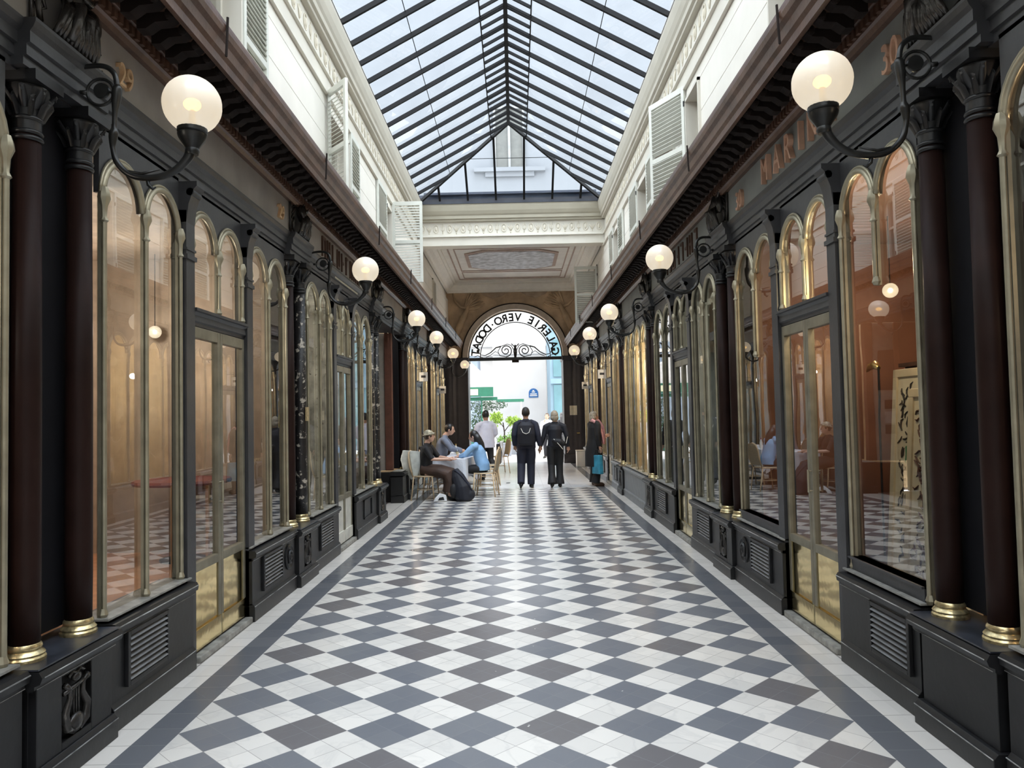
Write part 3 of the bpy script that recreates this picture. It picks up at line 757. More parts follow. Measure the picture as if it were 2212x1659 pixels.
WHB=mat('white_door_paint',(.72,.70,.62),.4,var=.15)
room(-1,-.1,7.48,TANL,ORF,2.3,light=[(2.0,30),(5.0,36),(6.6,45)],lc=(1,.91,.80))
room(-1,7.56,11.6,PLASTER,mat('grey_floor',(.4,.39,.37),.6),1.6,light=[(8.6,22),(10.5,22)],lc=(1,.92,.8))
room(-1,14.9,24.1,TANW,DARKF,1.4,light=[(16,80),(18,80),(20,80),(22.5,80)])
room(1,-.1,7.48,BRICKW,DARKF,2.4,light=[(2.,20),(3.4,34),(5.2,30),(6.7,22)],lc=(1,.76,.50))
room(1,7.56,11.6,GREYW,mat('green_grey_floor',(.38,.4,.38),.6),1.7,light=[(8.6,26),(10.5,28)],lc=(1,.93,.8))
room(1,11.76,14.8,WARMW,DARKF,1.4,light=[(12.8,60),(14.2,50)],lc=(1,.85,.6))
room(1,14.95,24.1,TANW,DARKF,1.4,light=[(16,80),(18,80),(20,80),(22.5,80)])
l=bpy.data.lights.new('picture_light','POINT'); l.energy=16; l.color=(1,.80,.50); l.shadow_soft_size=.06
o=bpy.data.objects.new('picture_light',l); C.objects.link(o); o.location=(2.42,5.15,2.55)
# structure behind the fronts
for sg in(-1,1):
    struct(SB(sg).box(2.24,2.345,PC[1]-.33,PC[1]+.33,ZP,3.2).box(2.22,2.345,PC[2]-.33,PC[2]+.33,ZP,3.2).box(2.22,2.345,PC[3]-.33,PC[3]+.33,ZP,3.2).box(2.22,2.345,PC[4]-.33,PC[4]+.33,ZP,3.2).box(2.22,2.345,PC[5]-.33,PC[5]+.33,ZP,3.2).box(2.22,2.345,22.96,24.15,ZP,3.2).box(2.22,2.345,-8,-.1,ZP,3.2).build('wall_pier',PIERB))
for sg in(-1,1):
    fr=FRZL if sg<0 else FRZR
    S=SIDE[sg]
    t=struct(MB().prism([(sg*x,z) for x,z in [(2.345,3.17),(2.15,3.17),(2.15,3.215),(2.135,3.22),(2.135,3.27),(2.12,3.275),(2.12,3.325),(2.10,3.345),(2.09,3.37),(2.09,3.385),(2.345,3.385)]],'y',YB,24.2).build(tname(),DGREY),'charcoal moulded architrave along the %s shopfronts'%S,'architrave')
    f=struct(SB(sg).box(2.13,2.345,YB,24.2,3.385,3.72).build(tname(),fr),'plain sign frieze along the %s shopfronts'%S,'frieze')
    cor=struct(MB().prism([(sg*x,z) for x,z in [(2.345,3.70),(2.11,3.70),(2.10,3.69),(2.085,3.69),(2.07,3.715),(2.055,3.725),(2.055,3.79),(2.03,3.80),(2.005,3.84),(2.345,3.84)]],'y',YB,24.15).build(tname(),WOOD),'brown wooden cornice and gutter along the %s shopfronts'%S,'cornice')
    MB().prism([(sg*x,z) for x,z in [(2.345,3.84),(1.74,3.84),(1.735,3.74),(1.70,3.73),(1.695,3.70),(1.67,3.695),(1.665,3.74),(1.645,3.76),(1.635,3.81),(1.61,3.83),(1.60,3.86),(1.60,3.885),(1.615,3.89),(1.62,3.93),(1.70,3.96),(2.08,4.03),(2.345,4.03)]],'y',YB,24.0).build('gutter',WOOD,cor)
    d=MB(); y=1.2
    while y<23.8: d.box(sg*2.035,sg*2.057,y,y+.032,3.733,3.785); y+=.06
    d.build('dentils',WOOD,cor)
    d=MB(); y=1.0
    while y<23.8:
        d.prism([(sg*x,z) for x,z in [(2.0,3.84),(1.80,3.84),(1.80,3.815),(1.83,3.79),(1.90,3.785),(1.95,3.75),(2.0,3.75)]],'y',y,y+.08); d.ball((sg*1.80,y+.12,3.80),(.028,.022,.03),6); y+=.17
    d.build('modillions',WOODD,cor)
    # gutter clips
    d=MB()
    for y in (4.3,6.6,9.2,12,15,18,21): d.tube([(sg*1.60,y,3.70),(sg*1.595,y,3.80),(sg*1.59,y,3.93)],.008,5)
    d.build('gutter_clips',WOODD,cor)
    for i in range(0,7):
        if i==6: continue
        if i>0:
            c=PC[i]; 
            a=struct(MB().prism([(sg*x,z) for x,z in [(2.25,3.179),(2.095,3.179),(2.095,3.217),(2.08,3.222),(2.08,3.272),(2.065,3.277),(2.065,3.327),(2.05,3.347),(2.04,3.372),(2.04,3.388),(2.25,3.388)]],'y',c-.335,c+.335).build(tname(),DGREY),'projecting architrave block over the %s pair of columns, %s'%(ORD[i-1],S),'architrave block')
        if i>0: column_pair(sg,i)
        pedestal(sg,i,not(sg>0 and i==1))
    # little wall strip between paired columns: dark opening frames
    for i in range(1,6):
        c=PC[i]
    def bay(a,w1,p1,p2,b,i,legs1,legs3,leaf,kick,mirror=False,v1=None,v3=None,r3=None,near=0,pan3=None,zk=.62,n1=2,n3=2,rm=None):
        L_='%s shop bay on the %s'%(ORD[i] if i>=0 else 'unseen',S)
        window_unit(sg,a,w1,n1,legs1,'twin arched shop window left part of the %s'%L_ if sg<0 else 'twin arched shop window nearer part of the %s'%L_)
        o=struct(thing(tname(),None,None,(0,0,0)),'slim charcoal pilasters of the %s'%L_,'pilasters')
        pilaster(sg,w1,w1+.13,.0,o); pilaster(sg,p2,p2+.13,.0,o)
        door_unit(sg,w1+.13,p2,'glazed double shop door of the %s'%L_,leaf,kick,zk)
        window_unit(sg,p2+.13,b,n3,legs3,'twin arched shop window beyond the door of the %s'%L_)
        riser(sg,PC[i+1]+.345,w1+.03,'black panelled base before the door of the %s'%L_,vent=v1,near_sill=near,mt=rm)
        riser(sg,p2+.0,PC[i+2]-.345,'black panelled base beyond the door of the %s'%L_,vent=v3,ros=r3,near_sill=near,panel=pan3,mt=rm)
    z=ZSILL
    R=sg>0
    near=.085 if R else 0
    bay(.0,.95,0,2.10,3.24,-1+1 if False else 0,[z]*3,[z]*3,BRASSD,BRIGHT) if False else None
    # bay 0 (beside the camera)
    window_unit(sg,0,1.0,2,[z]*3,'arched shop window beside the camera on the %s'%S); door_unit(sg,1.13,2.1,'shop door beside the camera on the %s'%S,BRASSD,BRIGHT)
    window_unit(sg,2.23,3.22,2,[z]*3,'arched shop window at the very %s edge of the picture'%S); riser(sg,-.04,1.03,'black panelled base beside the camera on the %s'%S); riser(sg,2.1,3.24,'black panelled base at the very %s edge of the picture'%S,vent=(2.4,2.85))
    bay(*((3.96,4.91,0,6.03,7.17) if not R else (3.91,4.83,0,5.93,7.15)),0,[z,2.30 if R else z,z],[z,z if not R else 2.05,z],BRASSD,BRIGHT,v1=(4.10,4.53) if not R else (4.03,4.43),v3=(6.28,6.74) if not R else (6.2,6.66),r3=6.98 if not R else 6.90,near=near)
    bay(7.88,8.93,0,9.94,11.36,1,[z,z,z],[z,z,z],BRASSD,WHB if not R else BRIGHT,v1=(8.1,8.6),v3=(10.45,11.0) if R else None,pan3=None if R else (10.4,10.95),rm=None)
    if R:
        window_unit(sg,12.07,14.51,4,[z]*5,'four-light arched shop window of the third bay on the right')
        riser(sg,12.06,14.52,'plain grey base under the four-light window on the right',mt=GREYB if 'GREYB' in globals() else mat('grey_base',(.16,.17,.18),.4,var=.15))
    bay(15.23,16.3,0,17.3,18.54,3,[z,z,z],[z,z,z],BRASSD,WHB,v1=(15.5,15.9),v3=(17.7,18.1),rm=mat('pale_grey_base_%s'%S,(.34,.35,.38),.45,var=.2) if R else None)
    bay(19.26,20.4,0,21.4,22.94,4,[z,z,z],[z,z,z],BRASSD,WHB,rm=mat('pale_base_%s'%S,(.36,.37,.40),.45,var=.2) if R else None)
# ------------------------------------------------------------------ open passage on the left, third bay
BPOST=mat('reddish_post',(.14,.055,.035),.45,var=.25)
BEI=mat('beige_stair_wall',(.42,.38,.33),.7,var=.1)
rs=struct(MB().box(-3.9,-3.8,12.05,14.25,0,3.2).box(-3.9,-2.2,12.03,12.1,0,3.2).build('wall_recess',BEI))
struct(MB().box(-3.9,-2.36,12.05,14.25,3.17,3.25).build('ceiling_recess',DGREY)); struct(MB().box(-3.9,-2.36,12.05,14.25,-.1,0).build('floor_recess',DARKF))
g=thing('recess_glazing','glazed side wall with reddish posts facing the camera in the left recess','partition',(-2.45,14.3,0))
for x0,x1 in ((-.48,-.38),(.02,.16)):
    MB().box(x0,x1,-.06,.06,.585,3.17).build('post',BPOST,g,bevel=.01)
MB().box(-.6,-.48,-.04,.04,.585,3.17).box(-1.5,-.6,-.04,.04,0,3.17).build('side_panel',DPIER,g)
MB().box(-.38,.02,-.02,.0,.585,3.17).build('back_panel',BEI,g)
MB().box(-.38,-.08,-.035,-.02,1.9,2.65).build('dark_panel',DPIER,g)
for z0,z1,x0,c_ in ((1.55,1.72,-.36,(.05,.04,.035)),(1.28,1.50,-.36,(.6,.58,.55)),(1.08,1.25,-.36,(.12,.10,.08))):
    MB().box(x0,x0+.17,-.04,-.02,z0,z1).build('poster',mat('poster_sheet',c_,.6),g)
riser(-1,14.0,14.52,'deep black base block closing the open recess on the left')
MB().box(-2.9,-2.32,14.2,14.5,.0,.55).build('stall_return',BLACK)
tag(bpy.data.objects['stall_return'],'black return panel of the base inside the left recess','panel')
bpy.data.objects['stall_return'].name='base_return'
# ------------------------------------------------------------------ globe wall lamps
def globe_mat():
    m,nt=_nt('frosted_globe'); out=N(nt,'ShaderNodeOutputMaterial')
    t=N(nt,'ShaderNodeBsdfTransparent'); t.inputs[0].default_value=(1,.95,.85,1)
    tr_=N(nt,'ShaderNodeBsdfTranslucent'); tr_.inputs[0].default_value=(.85,.84,.80,1)
    df=N(nt,'ShaderNodeBsdfDiffuse'); df.inputs[0].default_value=(.82,.81,.77,1)
    em=N(nt,'ShaderNodeEmission'); em.inputs[0].default_value=(1,.95,.85,1); em.inputs[1].default_value=.10
    gl=N(nt,'ShaderNodeBsdfGlossy'); gl.inputs['Roughness'].default_value=.25
    a=N(nt,'ShaderNodeMixShader'); a.inputs[0].default_value=.5; L(nt,tr_.outputs[0],a.inputs[1]); L(nt,df.outputs[0],a.inputs[2])
    b=N(nt,'ShaderNodeMixShader'); b.inputs[0].default_value=.30; L(nt,a.outputs[0],b.inputs[1]); L(nt,t.outputs[0],b.inputs[2])
    c=N(nt,'ShaderNodeAddShader'); L(nt,b.outputs[0],c.inputs[0]); L(nt,em.outputs[0],c.inputs[1])
    d=N(nt,'ShaderNodeMixShader'); d.inputs[0].default_value=.06; L(nt,c.outputs[0],d.inputs[1]); L(nt,gl.outputs[0],d.inputs[2]); L(nt,d.outputs[0],out.inputs[0])
    return m
GLOBE=globe_mat(); BULB=emat('warm_bulb',(1,.58,.13),3.0)
IRONL=mat('lamp_iron',(.022,.022,.021),.32,.3,var=.3,vscale=20)
def make_lamp(label,loc,rz):
    t=thing('wall_lamp',label,'lamp',loc,rz,'globe lamps on curled iron arms along the passage')
    def crv(P,n=6):   # Catmull-Rom through (x,z,r)
        out=[]
        for i in range(len(P)-1):
            a=P[max(i-1,0)];b=P[i];c=P[i+1];d=P[min(i+2,len(P)-1)]
            for k in range(n):
                u=k/n; out.append([.5*((2*b[j])+(-a[j]+c[j])*u+(2*a[j]-5*b[j]+4*c[j]-d[j])*u*u+(-a[j]+3*b[j]-3*c[j]+d[j])*u**3) for j in range(3)])
        out.append(list(P[-1])); return [(p[0],0,p[1]) for p in out],[p[2] for p in out]
    P,R=crv([(-.07,3.335,.010),(.0,3.352,.012),(.085,3.352,.013),(.135,3.315,.013),(.15,3.25,.014)])
    a=MB().tube(P,R,8)
    P,R=crv([(.15,3.255,.014),(.150,3.235,.024),(.145,3.18,.022),(.14,3.12,.014),(.137,3.05,.013),(.134,3.02,.022),(.13,2.99,.020),(.13,2.94,.013),(.15,2.87,.015),(.21,2.81,.015),(.29,2.79,.016),(.38,2.80,.017),(.45,2.835,.019),(.50,2.89,.023),(.515,2.935,.027)])
    a.tube(P,R,10)
    a.tube([(.15,0,2.865),(.20,0,2.825),(.27,0,2.812),(.36,0,2.83)],[.005,.008,.008,.003],6)
    a.build('arm',IRONL,t,smooth=True)
    c=MB(); c.tube([(.068+.066*math.cos(k*PI/12),0,3.222+.066*math.sin(k*PI/12)) for k in range(24)],.008,8,closed=True)
    c.tube([(.132,0,3.20),(.147,0,3.21)],.008,6)
    c.tube([(-.03,0,3.222),(.003,0,3.222)],.012,6)
    c.build('scroll_ring',IRONL,t,smooth=True)
    M=Matrix.Rotation(PI/2,3,'X'); MB().lathe([(.0,-.012),(.036,-.012),(.040,0),(.036,.012),(0,.012)],(.075,0,3.228),18,M).tube([(.112,0,3.222),(.14,0,3.215)],.006,6).build('scroll_boss',IRONL,t,auto=40)
    MB().tube([(.30,0,2.785),(.305,0,2.755),(.325,0,2.735),(.34,0,2.745)],[.010,.010,.008,.004],6).build('drop_hook',IRONL,t,smooth=True)
    MB().lathe([(.028,2.90),(.034,2.915),(.030,2.93),(.040,2.945),(.058,2.97),(.066,2.985),(.070,3.0),(.064,3.005),(.071,3.012),(.071,3.03),(.060,3.035)],(.52,0,0),20).build('cup',IRONL,t,auto=40)
    n=22; g=MB(); r=.139; z0=3.148
    prof=[(r*math.sin(a),z0-r*math.cos(a)) for a in [.48+(PI-.48)*k/18 for k in range(19)]]; prof[-1]=(0.0,z0+r)
    g.lathe(prof[:-1]+[(.001,z0+r)],(.52,0,0),26).build('globe',GLOBE,t,smooth=True)
    MB().ball((.52,0,3.150),(.042,.042,.030),14).build('bulb',BULB,t,smooth=True)
    MB().lathe([(.018,3.03),(.014,3.12),(.010,3.13)],(.52,0,0),10).build('bulb_holder',GOLD,t)
    return t
LY={-1:[3.66,7.95,12.08,15.1,19.1,23.45],1:[3.56,7.66,11.80,14.98,18.95]}
first=None
for sg in(-1,1):
    for i,y in enumerate(LY[sg]):
        lab='lit globe lamp on a curled iron arm, %s lamp on the %s'%(ORD[i],SIDE[sg])
        if i==len(LY[sg])-1: lab='lit globe lamp hung closest to the archway on the %s'%SIDE[sg]
        if first is None: first=make_lamp(lab,(sg*2.045,y,0),0)
        else: copy_tree(first,(sg*2.045,y,0),0 if sg<0 else PI,lab)
# ------------------------------------------------------------------ bronze groups over the columns
def remesh(o,vox,smooth=True):
    m=o.modifiers.new('fuse','REMESH'); m.mode='VOXEL'; m.voxel_size=vox; m.use_smooth_shade=smooth; return o
def make_group(label,loc,rz):
    t=thing('bronze_group',label,'sculpture',loc,rz,'dark bronze relief groups above the column pairs')
    m=MB()   # local: +x out of the wall, y along the passage, z up ; ~.55 wide .45 tall
    m.ball((.05,0,.26),(.05,.06,.09),12)                              # torso
    m.tube([(.05,0,.33),(.06,0,.37),(.065,.01,.40)],[.03,.022,.02],8); m.ball((.075,.01,.425),(.030,.028,.035),10)
    m.tube([(.05,-.05,.31),(.07,-.12,.25),(.10,-.10,.18)],[.022,.019,.014],8); m.tube([(.05,.05,.31),(.06,.14,.30),(.06,.20,.36)],[.022,.019,.013],8)
    m.tube([(.05,-.02,.19),(.12,-.06,.17),(.11,-.07,.08),(.09,-.08,.01)],[.038,.034,.026,.018],8)
    m.tube([(.05,.03,.19),(.11,.05,.16),(.08,.08,.08),(.06,.10,.01)],[.038,.034,.026,.018],8)
    m.build('seated_figure',BRONZE,t,smooth=True); 
    d=MB(); rn=random.Random(5)
    for k in range(12):
        y=-.16+.028*k; d.tube([(.06,y*.5,.21),(.10+.01*math.sin(k*2),y*.8,.14),(.09,y,.05),(.07,y*1.1,-.0)],[.014,.018,.016,.010],6)
    d.build('drapery',BRONZE,t,smooth=True)
    M=Matrix.Rotation(PI/2,3,'Y'); MB().lathe([(.075,0),(.08,.01),(.06,.028),(.02,.036),(.001,.04)],(.05,.165,.20),18,M,sy=.75).build('shield',BRONZE,t,smooth=True)
    w=MB()
    for s_ in(-1,1):
        for k in range(6): w.tube([(.02,s_*.05,.31),(.03,s_*(.12+.012*k),.38-.028*k),(.02,s_*(.19+.008*k),.42-.055*k)],[(.012,.010),(.022,.009),(.008,.005)],6)
    w.build('wings',BRONZE,t,smooth=True)
    l=MB()
    for k in range(9):
        y=-.24+.06*k; l.tube([(.02,y,.03+.02*math.sin(k*3)),(.06,y+.02*math.cos(k*2),.0),(.05,y+.01,-.055)],[(.02,.008),(.022,.008),(.004,.003)],6)
    for s_ in (-1,1):
        l.tube([(.02,s_*.20,.04),(.04,s_*.25,.10),(.03,s_*.21,.16),(.03,s_*.18,.11),(.03,s_*.215,.09)],[.014,.014,.011,.008,.006],6)
        l.tube([(.01,s_*.245,.0),(.01,s_*.255,.3),(.01,s_*.24,.43)],[.012,.01,.008],6)
    l.build('acanthus',BRONZE,t,smooth=True)
    MB().box(0,.035,-.27,.27,-.005,.02).build('ledge',DGREY,t,bevel=.004)
    return t
g0=None
for sg in(-1,1):
    for i in range(1,6):
        lab='dark bronze seated figure group above the %s column pair, %s'%(ORD[i-1],SIDE[sg])
        if g0 is None: g0=make_group(lab,(sg*2.125,PC[i],3.40),0)
        else: copy_tree(g0,(sg*2.125,PC[i],3.40),0 if sg<0 else PI,lab)
# ------------------------------------------------------------------ signs
def wall_text(name,txt,sg,yc,zc,size,mt,ext=.014,sx=1.,x=2.125,bev=.003):
    m=MB()
    text_mesh(m,txt,size,ext,lambda v:Vector((sg*(x-v.z),yc-sg*v.x,zc+v.y)),sx)
    return m.build(name,mt,None)
for sg,txt,sz,ys,mt in((-1,'29',.185,(4.16,6.98),LETG),(1,'30',.235,(4.06,6.86),COPPER)):
    for k,y in enumerate(ys):
        o=wall_text('house_number',txt,sg,y,3.50 if sg>0 else 3.515,sz,mt,.016,.85,x=2.118)
        tag(o,('raised gilt number 29' if sg<0 else 'raised copper-coloured number 30')+(' on the frieze beside the nearest lamp' if k==0 else ' on the frieze at the far end of the bay'),'number')
sg=1; s=thing('shop_sign','raised copper-coloured wooden letters reading MARINA on the grey frieze','sign',(2.12,5.45,3.53))
for k,ch in enumerate('MARINA'):
    m=MB(); y=5.45+.60-.235*k+(.05 if k<1 else 0)
    text_mesh(m,ch,.30,.02,lambda v:Vector((-v.z-.012,.0-v.x+(y-5.45),v.y)),.78)
    m.build('letter',COPPER,s)
for sg in(-1,1):
    rn=random.Random(11+sg); y=8.5; s_g=thing('shop_sign','raised brown wooden lettering on the frieze over the second bay, %s'%SIDE[sg],'sign',(sg*2.13,9.7,3.5))
    while y<10.9:
        m=MB(); w_=.10+rn.random()*.05; q=y-9.7
        m.box(-.018*sg,0,q,q+.03,-.07,.16)
        if rn.random()<.6: m.box(-.018*sg,0,q+w_,q+w_+.03,-.07,.16)
        z=rn.choice((-.07,.03,.13)); m.box(-.017*sg,0,q+.03,q+w_,z,z+.03)
        m.build('letter',WOOD,s_g); y+=.24
m=MB(); y=9.1; rn=random.Random(4)
while y<10.4:
    w_=.02+rn.random()*.03; m.box(-2.118,-2.121,y,y+w_,3.285,3.305); y+=w_+.012
tag(m.build('small_sign',NOTE,None),'tiny pale painted lettering on the architrave of the second bay on the left','sign')
tag(SB(-1).box(2.095,2.108,7.70,7.79,1.57,1.71).build('number_label',mat('yellowed_label',(.45,.33,.16),.6,var=.4,vscale=60),None),'yellowed paper label stuck on the second column pair, left side','label')
# ------------------------------------------------------------------ street outside
WHT=mat('street_white_wall',(.50,.51,.53),.8,var=.05,vscale=.8); BLU=mat('blue_grey_front',(.12,.20,.27),.6,var=.15,vscale=1); BLG=mat('blue_glass_front',(.08,.17,.21),.3,var=.2,vscale=1)
h=thing('white_house','tall white house front across the street, blue plaque on it','building',(0,42,0))
MB().box(-1.2,1.75,0,3,-.03,9).box(-14,14,2.0,4,-.03,7.6).build('wall',WHT,h)
MB().box(-14,14,1.7,2.0,4.95,5.10).box(-14,14,1.85,2.0,5.5,5.6).box(-1.2,1.75,-.1,0,4.9,5.05).build('string_course',mat('grey_course',(.45,.47,.5),.7),h)
w=MB()
for x in (-9,-6.5,-4,4.5,7,9.5):
    w.box(x,x+1.1,1.9,1.99,2.9,4.6).box(x,x+1.1,1.9,1.99,5.9,7.2)
w.build('window_pane',BLG,h)
pq=thing('street_plaque','small blue arch-topped enamel plaque on the white house front','plaque',(1.02,42.0,2.72))
BLE=mat('blue_enamel',(.015,.10,.30),.3); P=[(-.26,-.24),(.26,-.24),(.26,.02)]+[(.26*math.cos(a*PI/10),.02+.24*math.sin(a*PI/10)) for a in range(1,10)]+[(-.26,.02)]
MB().prism(P,'y',-.03,0).build('plate',BLE,pq); m=MB(); 
for z,w_ in((.14,.05),(.06,.09),(-.05,.18),(-.14,.2)): m.box(-w_,w_,-.04,-.03,z-.022,z+.022)
m.build('white_marks',CREAMW,pq)
h=thing('blue_house','blue-grey street front seen right of the white house','building',(2.9,37,-.03))
MB().box(-1.15,3,0,4,0,9).build('wall',BLU,h)
MB().box(-1.0,-.3,-.05,0,3.4,5.2).box(.2,1.2,-.05,0,3.4,5.2).build('window_pane',BLG,h)
MB().box(-1.0,.1,-.06,0,.3,3.0).box(.3,1.5,-.06,0,.3,3.0).build('shop_glass',BLG,h); MB().box(-1.15,3,-.12,0,3.05,3.3).build('fascia',BLU,h)
h=thing('grey_house','blue-grey house with slanting roof on the far left of the street','building',(-3.9,37,-.03))
MB().prism([(-3,0),(2.1,0),(2.1,4.6),(1.6,5.0),(-3,5.0)],'y',0,3).build('wall',mat('grey_blue_wall',(.17,.22,.29),.7,var=.1),h)
MB().box(.2,.8,-.05,0,2.9,4.0).box(1.2,1.8,-.05,0,2.9,4.0).build('window_pane',BLG,h); MB().box(-3,2.2,-.2,0,4.5,4.65).build('roof_edge',CREAMW,h)
a=thing('cafe_awning','white sloping cafe awning with a green valance outside the arch','awning',(-1.9,30,0))
GRN=mat('awning_green',(.008,.10,.065),.6,var=.1); AWW=mat('awning_white',(.55,.56,.58),.7)
m=MB(); m.prism([(-.8,4.3),(-.2,4.05),(1.15,2.75),(1.15,2.68),(-.8,2.68)],'y',0,.5); m.build('canopy',AWW,a)
MB().box(-.8,1.05,-.06,.0,2.30,2.68).build('valance',GRN,a); MB().box(-.25,.45,-.075,-.06,2.36,2.6).build('sign_strip',mat('awning_sign',(.55,.55,.40),.6),a)
MB().box(-.8,1.2,.1,.5,2.15,2.28).box(.55,.60,.2,.25,0,2.2).build('awning_frame',GRN,a)
a=thing('far_awning','thin green awning edge beyond the white canopy','awning',(-.35,34,0)); MB().box(-.5,.75,0,1.2,2.14,2.26).build('canopy',GRN,a); MB().box(.6,.65,.1,.15,0,2.14).build('post',AWW,a)
LEAF=mat('leaf_green',(.10,.22,.025),.5,var=.5,vscale=9); LEAFD=mat('leaf_dark',(.015,.05,.02),.5,var=.5,vscale=9); LEAFY=mat('leaf_yellow_green',(.18,.30,.03),.5,var=.4,vscale=9)
def leaves(n,c,r,mt,par,seed,ls=.06,name='foliage'):
    rn=random.Random(seed); m=MB()
    for k in range(n):
        while True:
            p=Vector((rn.uniform(-1,1),rn.uniform(-1,1),rn.uniform(-1,1)))
            if p.length<1: break
        p=Vector((p.x*r[0],p.y*r[1],p.z*r[2]))+Vector(c)
        d=Vector((rn.gauss(0,1),rn.gauss(0,1),rn.gauss(0,1)+.4)).normalized(); s_=d.cross(Vector((rn.gauss(0,1),rn.gauss(0,1),rn.gauss(0,1)))).normalized(); l=ls*rn.uniform(.6,1.3)
        m.bm.faces.new([m.bm.verts.new(q) for q in (p,p+d*l*.5+s_*l*.22,p+d*l,p+d*l*.5-s_*l*.22)])
    return m.build(name,mt,par,solid=.002)
def planter(x,y,h,kind,label,seed,bx=.5):
    t=thing('planter',label,'planter',(x,y,-.03),group='planters on the street outside the arch')
    MB().box(-bx/2,bx/2,-.25,.25,0,.5).box(-bx/2-.02,bx/2+.02,-.27,.27,.46,.52).build('box',mat('zinc_box_%d'%seed,(.20,.22,.26) if kind!=2 else (.02,.12,.09),.5,.2),t,bevel=.01)
    if kind==0:
        tr_=MB(); tr_.tube([(0,0,.5),(.02,0,.9),(-.03,0,1.3)],[.03,.025,.02],7).tube([(.02,0,.95),(.25,0,1.25),(.4,0,1.35)],[.02,.015,.01],6).tube([(0,0,1.1),(-.22,0,1.4)],[.018,.01],6); tr_.build('trunk',WOODD,t)
        leaves(420,(.38,0,1.35),(.28,.25,.16),LEAFY,t,seed,.11,'foliage'); leaves(420,(-.28,0,1.45),(.25,.25,.25),LEAFY,t,seed+1,.11,'foliage')
        leaves(260,(0,0,.62),(.3,.25,.18),LEAF,t,seed+2,.09,'foliage')
    elif kind==1: leaves(700,(0,0,.75),(.36,.3,.3),LEAF,t,seed,.09)
    else: leaves(600,(0,0,1.2),(.3,.3,.75),LEAFD,t,seed,.10)
    return t
planter(-.45,29.5,1.5,0,'zinc planter with a young yellow-green tree behind the waiter',21,.55)
planter(.05,30.5,.9,1,'zinc planter with bright green shrub beside the walking man',31,.6)
planter(-1.55,31.0,1.8,2,'green planter with a tall dark shrub by the awning post',41,.6)
# hanging planting under the awning
t=thing('climbing_plant','dark climbing plant hanging under the cafe awning','plant',(-1.2,31.3,1.95)); leaves(500,(0,0,0),(.9,.2,.22),LEAFD,t,77,.10)
# small things on the street front: bollard & scooter-like parasol base left out
# ------------------------------------------------------------------ inside the shops
def pendant(sg,x,y,z,r,label):
    t=thing('pendant_lamp',label,'lamp',(sg*x,y,z))
    MB().ball((0,0,0),r,16).build('shade',GLOBE,t,smooth=True); MB().ball((0,0,0),r*.35,8).build('bulb',emat('bulb_white',(1,.85,.6),6),t)
    MB().tube([(0,0,r*.95),(0,0,3.2-z)],.004,5).build('cord',IRON,t)
pendant(1,3.2,6.35,2.57,.062,'small white globe pendant inside the brick-coloured shop')
pendant(-1,3.3,5.55,2.35,.07,'small white pendant lamp behind the left shop window')
pendant(-1,3.4,7.2,2.45,.06,'small spot pendant deeper in the left shop')
cb=thing('display_cabinet','dark cabinet standing behind the framed pictures in the right shop','cabinet',(3.35,5.2,.32))
MB().box(-.28,.28,-.75,.72,0,1.58).build('body',mat('dark_cabinet',(.05,.03,.02),.4),cb,bevel=.01); MB().box(-.31,.31,-.78,.75,1.58,1.61).build('top',WOOD,cb)
FRM=mat('cream_frame',(.72,.60,.42),.5,var=.1); MAT_=mat('cream_mount',(.78,.68,.50),.7); INK=mat('black_ink',(.03,.025,.02),.6); GINK=mat('green_ink',(.05,.22,.09),.6); RINK=mat('red_ink',(.45,.03,.03),.6); BRINK=mat('brown_ink',(.10,.035,.02),.6)
def framed(label,loc,w,h,kind,tilt):
    t=thing('framed_picture',label,'picture',loc); t.rotation_euler=(0,tilt,0)
    MB().box(-.02,.02,-w/2,w/2,0,.06).box(-.02,.02,-w/2,w/2,h-.06,h).box(-.02,.02,-w/2,-w/2+.06,.06,h-.06).box(-.02,.02,w/2-.06,w/2,.06,h-.06).build('frame',FRM,t,bevel=.004)
    MB().box(-.005,.015,-w/2+.05,w/2-.05,.05,h-.05).build('mount',MAT_,t)
    rn=random.Random(kind); m=MB()
    nst=420 if kind==1 else 300
    for k in range(nst):
        y=rn.uniform(-w/2+.13,w/2-.13); z=rn.uniform(.16,h-.16)
        if kind==1 and abs(y)<w*.2 and rn.random()<.35: continue
        P=[]; a=rn.uniform(0,6.3)
        for q in range(4): P.append((-.009,y,z)); y+=.028*math.cos(a); z+=.028*math.sin(a); a+=rn.uniform(-1.1,1.1)
        m.tube(P,[.004,.008,.008,.004],4)
    if kind==2:
        m.tube([(-.009,0,.15),(-.009,.02,.5),(-.009,-.02,.9),(-.009,.03,h-.2)],[.012,.010,.008,.004],5)
    m.build('print',INK if kind==1 else BRINK,t)
    if kind==1:
        def blot(z0,mt,nm,ys,sc_=1):
            b=MB(); pts=[]
            for q in range(12):
                a=q*PI/6; r=(.075 if q%2 else .055)*sc_; pts.append((ys+r*.8*math.cos(a),z0+r*1.3*math.sin(a)))
            b.prism(pts,'x',-.011,-.004); b.build(nm,mt,t)
        blot(.92,GINK,'green_shape',w/2-.26,1.15); blot(.62,GINK,'green_shape',w/2-.28,.9); blot(.40,RINK,'red_shape',w/2-.27,.95); blot(.24,RINK,'red_shape',w/2-.27,.95); blot(.52,RINK,'red_shape',w/2-.30,.6)
    return t
framed('large framed print with black strokes and green and red shapes, right shop',(2.87,5.25,.32),1.25,1.56,1,.07)
framed('narrower framed print of brown branches leaning in front, right shop',(2.72,4.92,.32),.85,1.40,2,.07)
v=thing('brass_vase','squat brass vase holding a dark bust on top of the cabinet','vase',(3.2,5.3,1.935))
